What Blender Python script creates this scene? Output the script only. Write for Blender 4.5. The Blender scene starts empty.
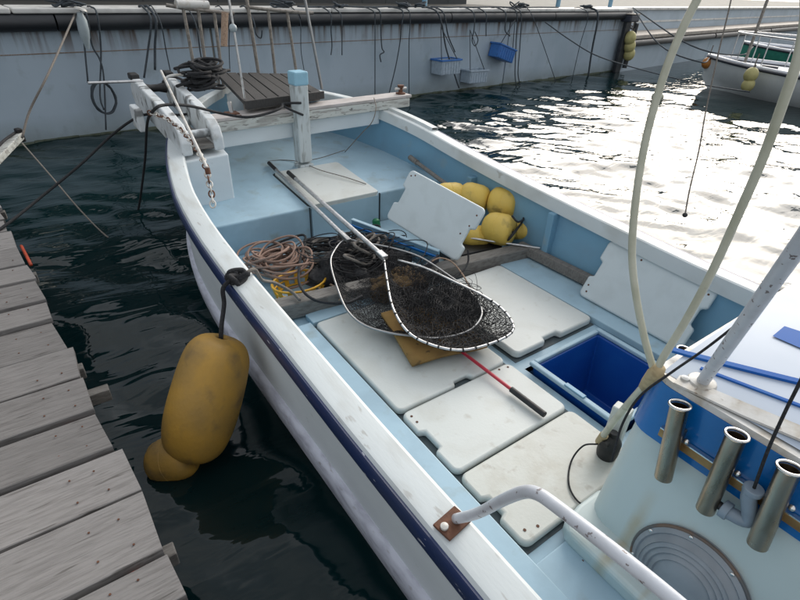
import bpy, math, random
import numpy as np
from mathutils import Vector, Matrix, noise as mnoise
random.seed(7); rng = np.random.default_rng(7)
scene = bpy.context.scene
COL = scene.collection
rad = math.radians

# ------------------------------------------------------------------ camera
FPX, YAW, PITCH, ROLL = 504.7, .63, .561, .038
CAM = np.array([-.9616, -1.0096, 1.85])
def cam_axes():
    cy, sy = math.cos(YAW), math.sin(YAW)
    f0 = np.array([sy, cy, 0.]); r0 = np.array([cy, -sy, 0.]); u0 = np.array([0, 0, 1.])
    cp, sp = math.cos(PITCH), math.sin(PITCH)
    f = f0*cp - u0*sp; u = u0*cp + f0*sp
    cr, sr = math.cos(ROLL), math.sin(ROLL)
    return r0*cr + u*sr, -r0*sr + u*cr, f
AX = cam_axes()
cd = bpy.data.cameras.new('camera'); cam = bpy.data.objects.new('camera', cd); COL.objects.link(cam)
cd.sensor_width = 36; cd.lens = 36*FPX/800; cd.clip_start = .02; cd.clip_end = 3000
M = Matrix.Identity(4)
for i, v in enumerate((AX[0], AX[1], -AX[2])):
    for j in range(3): M[j][i] = v[j]
for j in range(3): M[j][3] = CAM[j]
cam.matrix_world = M; scene.camera = cam
# survey helpers: where a sight line meets a height, a plane, or reaches a depth
def ray(px, py): return AX[0]*(px-400)/FPX + AX[1]*(300-py)/FPX + AX[2]
def P(px, py, z): d = ray(px, py); return CAM + d*(z-CAM[2])/d[2]
def Px(px, py, x): d = ray(px, py); return CAM + d*(x-CAM[0])/d[0]
def Py(px, py, y): d = ray(px, py); return CAM + d*(y-CAM[1])/d[1]
def Pd(px, py, t): return CAM + ray(px, py)*t

# ------------------------------------------------------------------ world, sun, exposure
SUN_EL, SUN_AZ = 25., 66.          # azimuth measured from +y towards +x
w = bpy.data.worlds.new('World'); scene.world = w; w.use_nodes = True
nt = w.node_tree; N = nt.nodes; L = nt.links; N.clear()
out = N.new('ShaderNodeOutputWorld'); bg = N.new('ShaderNodeBackground'); bg.inputs[1].default_value = .1
sky = N.new('ShaderNodeTexSky'); sky.sky_type = 'NISHITA'; sky.sun_disc = False
sky.sun_elevation = rad(SUN_EL); sky.sun_rotation = rad(SUN_AZ); sky.dust_density = 3.0; sky.air_density = 1.0
tc = N.new('ShaderNodeTexCoord'); mp = N.new('ShaderNodeMapping'); mp.inputs['Scale'].default_value = (1.2, 1.2, 3.2)
nz = N.new('ShaderNodeTexNoise'); nz.inputs['Scale'].default_value = 2.2; nz.inputs['Detail'].default_value = 6
cr = N.new('ShaderNodeValToRGB'); cr.color_ramp.elements[0].position = .36; cr.color_ramp.elements[1].position = .62
cr.color_ramp.elements[0].color = (.45, .45, .45, 1); cr.color_ramp.elements[1].color = (.95, .95, .95, 1)
mx = N.new('ShaderNodeMix'); mx.data_type = 'RGBA'; mx.inputs[7].default_value = (8.0, 8.1, 8.2, 1)
L.new(tc.outputs['Generated'], mp.inputs[0]); L.new(mp.outputs[0], nz.inputs['Vector']); L.new(nz.outputs[0], cr.inputs[0])
L.new(cr.outputs[0], mx.inputs[0]); L.new(sky.outputs[0], mx.inputs[6])
# thin bright cloud round the veiled sun
_sv = (math.sin(rad(SUN_AZ))*math.cos(rad(SUN_EL)), math.cos(rad(SUN_AZ))*math.cos(rad(SUN_EL)), math.sin(rad(SUN_EL)))
dt = N.new('ShaderNodeVectorMath'); dt.operation = 'DOT_PRODUCT'; dt.inputs[1].default_value = _sv; L.new(tc.outputs['Generated'], dt.inputs[0])
mr = N.new('ShaderNodeMapRange'); mr.inputs[1].default_value = .55; mr.inputs[2].default_value = 1.; mr.interpolation_type = 'SMOOTHSTEP'; mr.inputs[3].default_value = 1.; mr.inputs[4].default_value = 2.3
L.new(dt.outputs['Value'], mr.inputs[0])
vm = N.new('ShaderNodeVectorMath'); vm.operation = 'SCALE'; L.new(mx.outputs[2], vm.inputs[0]); L.new(mr.outputs[0], vm.inputs['Scale'])
L.new(vm.outputs[0], bg.inputs[0]); L.new(bg.outputs[0], out.inputs[0])
sd = bpy.data.lights.new('sun', 'SUN'); sd.energy = 1.95; sd.angle = rad(42); sd.color = (1, .95, .88)
so = bpy.data.objects.new('sun', sd); COL.objects.link(so)
sv = Vector((math.sin(rad(SUN_AZ))*math.cos(rad(SUN_EL)), math.cos(rad(SUN_AZ))*math.cos(rad(SUN_EL)), math.sin(rad(SUN_EL))))
so.rotation_euler = sv.to_track_quat('Z', 'Y').to_euler(); so.location = (6, 4, 12)
vs = scene.view_settings; vs.view_transform = 'Standard'; vs.look = 'None'; vs.gamma = 1; vs.use_curve_mapping = False
vs.exposure = 0.22
scene.render.engine = 'CYCLES'

# ------------------------------------------------------------------ materials
def mat(name, base, rough=.5, metal=0., alt=None, scale=8., amount=.5, contrast=(.45, .65), bump=0., bscale=60., stretch=(1,1,1),
        alt2=None, scale2=3., cut2=(.6, .66), amt2=1., coat=0., spec=.5, rvar=0.):
    m = bpy.data.materials.new(name); m.use_nodes = True; t = m.node_tree; n = t.nodes; l = t.links
    b = n['Principled BSDF']; b.inputs['Roughness'].default_value = rough; b.inputs['Metallic'].default_value = metal
    b.inputs['Coat Weight'].default_value = coat; b.inputs['Specular IOR Level'].default_value = spec
    co = n.new('ShaderNodeNewGeometry'); mpn = n.new('ShaderNodeMapping'); mpn.inputs['Scale'].default_value = stretch
    l.new(co.outputs['Position'], mpn.inputs[0])
    cur = None
    rgb = n.new('ShaderNodeRGB'); rgb.outputs[0].default_value = (*base, 1); cur = rgb.outputs[0]
    def layer(cur, col, sc, cut, am, detail=6, dist=.3):
        z = n.new('ShaderNodeTexNoise'); z.inputs['Scale'].default_value = sc; z.inputs['Detail'].default_value = detail
        z.inputs['Distortion'].default_value = dist
        r = n.new('ShaderNodeMapRange'); r.inputs[1].default_value = cut[0]; r.inputs[2].default_value = cut[1]; r.inputs[4].default_value = am
        x = n.new('ShaderNodeMix'); x.data_type = 'RGBA'; x.inputs[7].default_value = (*col, 1)
        l.new(mpn.outputs[0], z.inputs['Vector']); l.new(z.outputs[0], r.inputs[0]); l.new(r.outputs[0], x.inputs[0]); l.new(cur, x.inputs[6])
        return x.outputs[2], r.outputs[0]
    if alt is not None: cur, f1 = layer(cur, alt, scale, contrast, amount)
    if alt2 is not None: cur, f2 = layer(cur, alt2, scale2, cut2, amt2, 8, .1)
    # slight overall tone drift so that no surface is flat
    cur, f0 = layer(cur, tuple(c*.82 for c in base), 1.7, (.4, .7), .35, 3, 0)
    l.new(cur, b.inputs['Base Color'])
    if rvar:
        r = n.new('ShaderNodeMapRange'); r.inputs[3].default_value = rough; r.inputs[4].default_value = min(1, rough+rvar)
        z = n.new('ShaderNodeTexNoise'); z.inputs['Scale'].default_value = scale*1.5; z.inputs['Detail'].default_value = 5
        l.new(mpn.outputs[0], z.inputs['Vector']); l.new(z.outputs[0], r.inputs[0]); l.new(r.outputs[0], b.inputs['Roughness'])
    if bump:
        z = n.new('ShaderNodeTexNoise'); z.inputs['Scale'].default_value = bscale; z.inputs['Detail'].default_value = 5
        bp = n.new('ShaderNodeBump'); bp.inputs['Strength'].default_value = bump; bp.inputs['Distance'].default_value = .004
        l.new(mpn.outputs[0], z.inputs['Vector']); l.new(z.outputs[0], bp.inputs['Height']); l.new(bp.outputs[0], b.inputs['Normal'])
    return m
MT = {}
MT['white'] = mat('weathered white gelcoat', (.58,.61,.59), .42, alt=(.44,.46,.42), scale=9, amount=.55, contrast=(.48,.72), bump=.15, bscale=30, alt2=(.30,.24,.17), scale2=26, cut2=(.70,.76), amt2=.5, rvar=.2)
MT['gunwale'] = mat('scuffed gunwale paint', (.60,.65,.66), .42, alt=(.44,.45,.42), scale=5, amount=.6, contrast=(.5,.7), stretch=(3,.7,1), bump=.12, bscale=40, alt2=(.25,.22,.18), scale2=13, cut2=(.64,.70), amt2=.5, rvar=.2)
MT['topside'] = mat('pale topside paint', (.68,.74,.77), .38, alt=(.56,.62,.65), scale=2.5, amount=.5, stretch=(1,1,2), bump=.08, bscale=20, alt2=(.34,.36,.36), scale2=14, cut2=(.68,.75), amt2=.35)
MT['strake'] = mat('lavender grey strake', (.58,.61,.70), .5, alt=(.30,.31,.38), scale=14, amount=.7, stretch=(2,.6,2), bump=.2, alt2=(.22,.2,.18), scale2=30, cut2=(.62,.7), amt2=.5)
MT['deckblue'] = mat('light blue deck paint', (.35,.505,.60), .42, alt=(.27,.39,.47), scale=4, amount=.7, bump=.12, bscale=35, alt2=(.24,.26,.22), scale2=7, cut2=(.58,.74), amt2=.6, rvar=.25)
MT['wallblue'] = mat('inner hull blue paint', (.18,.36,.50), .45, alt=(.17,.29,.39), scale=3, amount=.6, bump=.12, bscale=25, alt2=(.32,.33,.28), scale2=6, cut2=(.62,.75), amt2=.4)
MT['navy'] = mat('navy rub rail', (.018,.035,.11), .35, alt=(.03,.045,.10), scale=10, amount=.8, stretch=(2,.5,2), alt2=(.55,.57,.62), scale2=26, cut2=(.68,.69), amt2=.9, bump=.15)
MT['navyfront'] = MT['navy']
MT['cover'] = mat('moulded white cover', (.57,.60,.58), .38, alt=(.46,.465,.42), scale=5, amount=.6, contrast=(.5,.7), bump=.12, bscale=90, alt2=(.30,.26,.19), scale2=15, cut2=(.62,.78), amt2=.45, rvar=.15)
MT['coverdirty'] = mat('stained white cover', (.555,.57,.53), .4, alt=(.42,.40,.335), scale=10, amount=.6, contrast=(.48,.68), bump=.15, bscale=90, alt2=(.27,.23,.18), scale2=17, cut2=(.63,.74), amt2=.55, rvar=.15)
MT['covershade'] = mat('white cover with shade tint', (.56,.63,.65), .42, alt=(.45,.51,.52), scale=8, amount=.4, bump=.1, bscale=60, alt2=(.33,.25,.2), scale2=35, cut2=(.75,.78), amt2=.6)  # same white cover with the blue of shade put into its colour
MT['gasket'] = mat('dark rubber gasket', (.03,.04,.045), .7)
MT['stripeblue'] = mat('matt blue roof stripe', (.01,.10,.38), .65, alt=(.03,.14,.40), scale=9, amount=.5, spec=.2)
MT['recess'] = mat('hatch gap shade', (.075,.10,.11), .7, alt=(.03,.035,.035), scale=12, amount=.8)  # dark tone standing in for shade in the cover gaps
MT['quay2'] = mat('paler quay face', (.40,.48,.55), .7, alt=(.33,.40,.46), scale=1.3, amount=.7, bump=.2, bscale=18)
MT['boxblue'] = mat('royal blue plastic', (.006,.07,.33), .35, alt=(.01,.10,.38), scale=7, amount=.5, bump=.1, alt2=(.12,.2,.34), scale2=22, cut2=(.7,.78), amt2=.4)
MT['cabinblue'] = mat('glossy royal blue gelcoat', (.003,.13,.42), .14, alt=(.004,.10,.34), scale=3, amount=.5, alt2=(.35,.45,.6), scale2=30, cut2=(.76,.79), amt2=.5, coat=.3, rvar=.1)
MT['cabin'] = mat('cabin gelcoat', (.52,.61,.61), .3, alt=(.46,.53,.51), scale=2.2, amount=.5, stretch=(1,1,.4), bump=.04, bscale=12, alt2=(.40,.31,.14), scale2=5, cut2=(.60,.78), amt2=.35, rvar=.1)
MT['roof'] = mat('pale cabin roof', (.42,.49,.59), .5, alt=(.36,.43,.52), scale=3, amount=.4, bump=.04, bscale=10, rvar=.1)
MT['rustwhite'] = mat('white paint with rust spots', (.60,.63,.68), .35, alt=(.48,.50,.53), scale=22, amount=.5, bump=.2, bscale=70, alt2=(.10,.055,.04), scale2=58, cut2=(.635,.65), amt2=.85)
MT['mould'] = mat('stained white moulding', (.58,.58,.56), .4, alt=(.37,.32,.24), scale=16, amount=.75, contrast=(.46,.66), bump=.2, alt2=(.16,.1,.06), scale2=30, cut2=(.64,.7), amt2=.8)
MT['steel'] = mat('stainless steel', (.42,.35,.27), .2, 1., alt=(.24,.17,.10), scale=18, amount=.8, stretch=(1,1,.3), bump=.06, rvar=.2)
MT['steelrim'] = mat('polished steel rim', (.75,.73,.70), .15, 1.)
MT['brass'] = mat('tarnished brass strip', (.42,.25,.10), .4, .7, alt=(.25,.13,.05), scale=18, amount=.8, bump=.2)
MT['pvc'] = mat('grey plastic pipe', (.22,.28,.34), .45, alt=(.17,.21,.25), scale=20, amount=.5)
MT['vent'] = mat('dull grey plastic vent', (.27,.30,.33), .3, alt=(.20,.225,.25), scale=12, amount=.6, alt2=(.34,.36,.38), scale2=9, cut2=(.6,.75), amt2=.4, rvar=.2)
MT['vent_rim'] = mat('dirty vent rim', (.10,.10,.10), .5, alt=(.20,.11,.06), scale=7, amount=.9, contrast=(.5,.6))
MT['rust'] = mat('rust', (.10,.042,.024), .8, alt=(.17,.075,.04), scale=45, amount=.7, bump=.5)
MT['alu'] = mat('dull aluminium', (.36,.36,.36), .35, .85, alt=(.28,.28,.28), scale=30, amount=.6)
MT['aluwhite'] = mat('bright aluminium pole', (.62,.62,.62), .3, .8, alt=(.30,.29,.28), scale=35, amount=.5)
MT['pole'] = mat('oxidised pole', (.26,.24,.215), .5, .4, alt=(.13,.115,.10), scale=30, amount=.8, bump=.3)
MT['blackrubber'] = mat('black rubber', (.012,.012,.013), .5, alt=(.03,.03,.03), scale=30, amount=.6)
MT['rubber'] = mat('dock rubber', (.016,.019,.024), .5, alt=(.035,.04,.045), scale=3, amount=.7, stretch=(.5,1,3))
MT['ropeblack'] = mat('black rope', (.014,.015,.018), .85, alt=(.04,.042,.045), scale=120, amount=.8, bump=.8, bscale=400)
MT['ropegrey'] = mat('grey rope', (.20,.18,.16), .9, alt=(.10,.09,.08), scale=120, amount=.8, bump=.8, bscale=400)
MT['ropetan'] = mat('tan rope', (.42,.30,.22), .9, alt=(.24,.16,.11), scale=90, amount=.8, bump=.8, bscale=300)
MT['ropepink'] = mat('faded pink rope', (.31,.205,.16), .9, alt=(.25,.16,.13), scale=110, amount=.8, bump=.8, bscale=350)
MT['ropewall'] = mat('dull blue grey rope', (.06,.075,.09), .9, alt=(.03,.035,.04), scale=60, amount=.8)
MT['hose'] = mat('clear greenish hose', (.50,.50,.40), .3, alt=(.34,.34,.24), scale=12, amount=.6, alt2=(.2,.19,.13), scale2=30, cut2=(.66,.74), amt2=.5, spec=.6)
MT['tape'] = mat('tan tape', (.46,.36,.20), .6, alt=(.3,.22,.11), scale=40, amount=.7, bump=.4)
MT['buoy'] = mat('yellow foam float', (.70,.49,.10), .55, alt=(.62,.45,.12), scale=9, amount=.7, bump=.4, bscale=70, alt2=(.16,.13,.05), scale2=9, cut2=(.60,.70), amt2=.6)
MT['fender'] = mat('weathered amber fender', (.44,.25,.04), .45, alt=(.27,.17,.05), scale=4, amount=.9, contrast=(.42,.62), bump=.4, bscale=60, alt2=(.09,.075,.05), scale2=9, cut2=(.54,.72), amt2=.75, rvar=.25)
MT['paleyellow'] = mat('pale yellow float', (.46,.42,.18), .6, alt=(.30,.27,.12), scale=9, amount=.6, bump=.2)
MT['orange'] = mat('orange float', (.50,.20,.04), .5, alt=(.32,.12,.03), scale=9, amount=.7)
MT['yellow'] = mat('yellow plastic crate', (.70,.38,.02), .5, alt=(.5,.26,.02), scale=14, amount=.6)
MT['red'] = mat('red painted pole', (.50,.02,.045), .35, alt=(.36,.02,.03), scale=40, amount=.5)
MT['brown'] = mat('ochre foam board', (.30,.175,.05), .8, alt=(.19,.10,.03), scale=9, amount=.8, bump=.5, alt2=(.07,.04,.02), scale2=20, cut2=(.62,.7))
MT['sponge'] = mat('brown matted cloth', (.13,.085,.04), .95, alt=(.05,.032,.018), scale=25, amount=.9, bump=1., bscale=120)
MT['netblack'] = mat('black netting', (.012,.012,.014), .8, alt=(.05,.05,.05), scale=60, amount=.6)
MT['green'] = mat('green plastic', (.01,.16,.06), .4)
MT['oldwood'] = mat('grey weathered timber', (.20,.19,.175), .8, alt=(.11,.10,.09), scale=14, amount=.8, stretch=(1,8,4), bump=.8, bscale=30)
MT['plankdark'] = mat('dark platform boards', (.034,.032,.031), .7, alt=(.02,.018,.018), scale=10, amount=.8, stretch=(9,1,4), bump=.6, bscale=30)
MT['peel'] = mat('peeling white timber', (.54,.56,.53), .6, alt=(.30,.29,.27), scale=9, amount=.9, contrast=(.50,.60), stretch=(.8,4,4), bump=.5, alt2=(.10,.09,.08), scale2=16, cut2=(.60,.64), amt2=.8)
MT['peeltop'] = mat('pinkish worn timber top', (.50,.47,.455), .6, alt=(.36,.33,.31), scale=10, amount=.8, stretch=(.8,4,4), bump=.4, alt2=(.12,.10,.09), scale2=22, cut2=(.67,.71), amt2=.7)
MT['cheek'] = mat('mildewed white cheek', (.62,.66,.68), .55, alt=(.34,.35,.33), scale=9, amount=.8, contrast=(.50,.70), bump=.4, alt2=(.05,.05,.045), scale2=6, cut2=(.56,.62), amt2=.85)
MT['postw'] = mat('streaked white post', (.52,.57,.58), .5, alt=(.28,.30,.29), scale=12, amount=.85, contrast=(.5,.62), stretch=(3,3,.5), bump=.3, alt2=(.06,.06,.05), scale2=16, cut2=(.64,.70), amt2=.7)
MT['postcap'] = mat('sky blue cap', (.30,.54,.68), .45, alt=(.22,.42,.52), scale=18, amount=.5)
MT['quay'] = mat('painted quay face', (.37,.45,.525), .7, alt=(.28,.36,.43), scale=1.3, amount=.7, stretch=(1,1,.7), bump=.25, bscale=18, alt2=(.20,.24,.24), scale2=5, cut2=(.6,.75), amt2=.5)
MT['quaylow'] = mat('weedy tide line', (.10,.12,.09), .8, alt=(.05,.06,.035), scale=9, amount=.8, bump=.6)
MT['coping'] = mat('pale coping', (.62,.62,.60), .65, alt=(.42,.42,.41), scale=4, amount=.7, bump=.3, alt2=(.2,.19,.17), scale2=8, cut2=(.64,.7), amt2=.5)
MT['copingb'] = mat('brown stained coping', (.38,.34,.30), .7, alt=(.22,.19,.16), scale=5, amount=.7, bump=.3)
MT['concrete'] = mat('quay concrete', (.25,.245,.22), .85, alt=(.17,.165,.15), scale=3, amount=.7, bump=.3)
MT['darkground'] = mat('dark quay ground', (.055,.055,.05), .9, alt=(.085,.08,.07), scale=2, amount=.7)
MT['cladding'] = mat('dark shed cladding', (.055,.06,.062), .7, alt=(.04,.043,.045), scale=2, amount=.7)
MT['stain'] = mat('rust streak', (.22,.15,.10), .9, alt=(.3,.3,.3), scale=20, amount=.7, stretch=(4,4,.6))
MT['crate'] = mat('pale plastic crate', (.36,.44,.52), .5, alt=(.24,.3,.36), scale=20, amount=.6)
MT['crateblue'] = mat('blue plastic crate', (.04,.16,.46), .45, alt=(.03,.11,.33), scale=20, amount=.6)
MT['bottle'] = mat('old plastic bottle', (.33,.39,.42), .4, alt=(.3,.35,.36), scale=25, amount=.6)
MT['boat2'] = mat('white far hull', (.72,.76,.77), .45, alt=(.55,.59,.60), scale=2, amount=.5)  # near-white paint of the far hull and wheelhouse
MT['boat2deck'] = mat('far white deck', (.74,.76,.80), .4, alt=(.55,.57,.6), scale=5, amount=.5)
MT['hullgreen'] = mat('green far hull', (.05,.30,.22), .45, alt=(.02,.15,.12), scale=4, amount=.5)
MT['darktrim'] = mat('dark trim', (.03,.035,.05), .5)
MT['redtrim'] = mat('orange red pipe', (.48,.06,.02), .6, alt=(.25,.05,.02), scale=20, amount=.6)

def jetty_mat():
    m = mat('silvered decking', (.265,.253,.245), .75, alt=(.165,.155,.148), scale=9, amount=.85, contrast=(.42,.68), stretch=(1.2,14,6), bump=.9, bscale=13,
            alt2=(.07,.062,.055), scale2=4.2, cut2=(.63,.68), amt2=.7)
    return m
MT['jetty'] = jetty_mat()
# per plank tone
def add_random_tone(m, lo, hi):
    t = m.node_tree; n = t.nodes; l = t.links; b = n['Principled BSDF']; src = b.inputs['Base Color'].links[0].from_socket
    oi = n.new('ShaderNodeObjectInfo'); r = n.new('ShaderNodeMapRange'); r.inputs[3].default_value = lo; r.inputs[4].default_value = hi
    x = n.new('ShaderNodeVectorMath'); x.operation = 'SCALE'
    l.new(oi.outputs['Random'], r.inputs[0]); l.new(src, x.inputs[0]); l.new(r.outputs[0], x.inputs['Scale']); l.new(x.outputs[0], b.inputs['Base Color'])
add_random_tone(MT['jetty'], .68, 1.18); add_random_tone(MT['plankdark'], .8, 1.3)


def math_chain(m):
    t=m.node_tree; return t.nodes, t.links, t.nodes['Principled BSDF'], t.nodes['Principled BSDF'].inputs['Base Color'].links[0].from_socket
def quay_streaks(m):
    n,l,b,src=math_chain(m); g=n.new('ShaderNodeNewGeometry'); sx=n.new('ShaderNodeSeparateXYZ'); l.new(g.outputs['Position'],sx.inputs[0])
    mp=n.new('ShaderNodeMapping'); mp.inputs['Scale'].default_value=(7,1,.5); l.new(g.outputs['Position'],mp.inputs[0])
    z=n.new('ShaderNodeTexNoise'); z.inputs['Scale'].default_value=1.4; z.inputs['Detail'].default_value=6; l.new(mp.outputs[0],z.inputs['Vector'])
    r=n.new('ShaderNodeMapRange'); r.inputs[1].default_value=.48; r.inputs[2].default_value=.62; l.new(z.outputs[0],r.inputs[0])
    h=n.new('ShaderNodeMapRange'); h.inputs[1].default_value=.92; h.inputs[2].default_value=1.25; l.new(sx.outputs[2],h.inputs[0])
    x=n.new('ShaderNodeMath'); x.operation='MULTIPLY'; l.new(r.outputs[0],x.inputs[0]); l.new(h.outputs[0],x.inputs[1])
    k=n.new('ShaderNodeMix'); k.data_type='RGBA'; k.inputs[7].default_value=(.10,.06,.035,1); l.new(x.outputs[0],k.inputs[0]); l.new(src,k.inputs[6])
    h2=n.new('ShaderNodeMapRange'); h2.inputs[1].default_value=.32; h2.inputs[2].default_value=.0; l.new(sx.outputs[2],h2.inputs[0])
    z2=n.new('ShaderNodeTexNoise'); z2.inputs['Scale'].default_value=3; z2.inputs['Detail'].default_value=5; l.new(g.outputs['Position'],z2.inputs['Vector'])
    x2=n.new('ShaderNodeMath'); x2.operation='MULTIPLY'; l.new(z2.outputs[0],x2.inputs[0]); l.new(h2.outputs[0],x2.inputs[1])
    k2=n.new('ShaderNodeMix'); k2.data_type='RGBA'; k2.inputs[7].default_value=(.10,.12,.09,1); l.new(x2.outputs[0],k2.inputs[0]); l.new(k.outputs[2],k2.inputs[6]); l.new(k2.outputs[2],b.inputs['Base Color'])
quay_streaks(MT['quay'])
def rust_runs(m, runs, col):
    # rust and dirt runs: (y, top z, width)
    n,l,b,src=math_chain(m); g=n.new('ShaderNodeNewGeometry'); sx=n.new('ShaderNodeSeparateXYZ'); l.new(g.outputs['Position'],sx.inputs[0])
    z=n.new('ShaderNodeTexNoise'); z.inputs['Scale'].default_value=9; z.inputs['Detail'].default_value=5; l.new(g.outputs['Position'],z.inputs['Vector'])
    for (yy,zt,wd,am) in runs:
        d=n.new('ShaderNodeMath'); d.operation='SUBTRACT'; l.new(sx.outputs[1],d.inputs[0]); d.inputs[1].default_value=yy
        a=n.new('ShaderNodeMath'); a.operation='ABSOLUTE'; l.new(d.outputs[0],a.inputs[0])
        r=n.new('ShaderNodeMapRange'); r.inputs[1].default_value=wd; r.inputs[2].default_value=wd*.15; l.new(a.outputs[0],r.inputs[0])
        h=n.new('ShaderNodeMapRange'); h.inputs[1].default_value=zt+.02; h.inputs[2].default_value=zt-.12; l.new(sx.outputs[2],h.inputs[0])
        x=n.new('ShaderNodeMath'); x.operation='MULTIPLY'; l.new(r.outputs[0],x.inputs[0]); l.new(h.outputs[0],x.inputs[1])
        x2=n.new('ShaderNodeMath'); x2.operation='MULTIPLY'; l.new(x.outputs[0],x2.inputs[0]); l.new(z.outputs[0],x2.inputs[1])
        x3=n.new('ShaderNodeMath'); x3.operation='MULTIPLY'; l.new(x2.outputs[0],x3.inputs[0]); x3.inputs[1].default_value=am
        k=n.new('ShaderNodeMix'); k.data_type='RGBA'; k.inputs[7].default_value=(*col,1); l.new(x3.outputs[0],k.inputs[0]); l.new(src,k.inputs[6]); src=k.outputs[2]
    l.new(src,b.inputs['Base Color'])
rust_runs(MT['cabin'],[(-.655,.53,.028,1.2),(-.79,.53,.012,.5),(-.93,.50,.012,1.3)],(.40,.32,.17))

def water_mat():
    m = bpy.data.materials.new('harbour water'); m.use_nodes = True; t = m.node_tree; n = t.nodes; l = t.links
    b = n['Principled BSDF']; b.inputs['Base Color'].default_value = (.003, .015, .017, 1); b.inputs['Roughness'].default_value = .035
    b.inputs['IOR'].default_value = 1.35
    g = n.new('ShaderNodeNewGeometry'); mpn = n.new('ShaderNodeMapping'); mpn.inputs['Rotation'].default_value = (0,0,rad(-30)); mpn.inputs['Scale'].default_value = (.55, 1.2, 1)
    z = n.new('ShaderNodeTexNoise'); z.inputs['Scale'].default_value = 5.5; z.inputs['Detail'].default_value = 1.8; z.inputs['Distortion'].default_value = .9
    bp = n.new('ShaderNodeBump'); bp.inputs['Strength'].default_value = .6; bp.inputs['Distance'].default_value = .013
    l.new(g.outputs['Position'], mpn.inputs[0]); l.new(mpn.outputs[0], z.inputs['Vector']); l.new(z.outputs[0], bp.inputs['Height']); l.new(bp.outputs[0], b.inputs['Normal'])
    mpn.inputs['Rotation'].default_value = (0,0,rad(40)); mpn.inputs['Scale'].default_value = (.5, 1.5, 1)
    return m
MT['water'] = water_mat()

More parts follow.
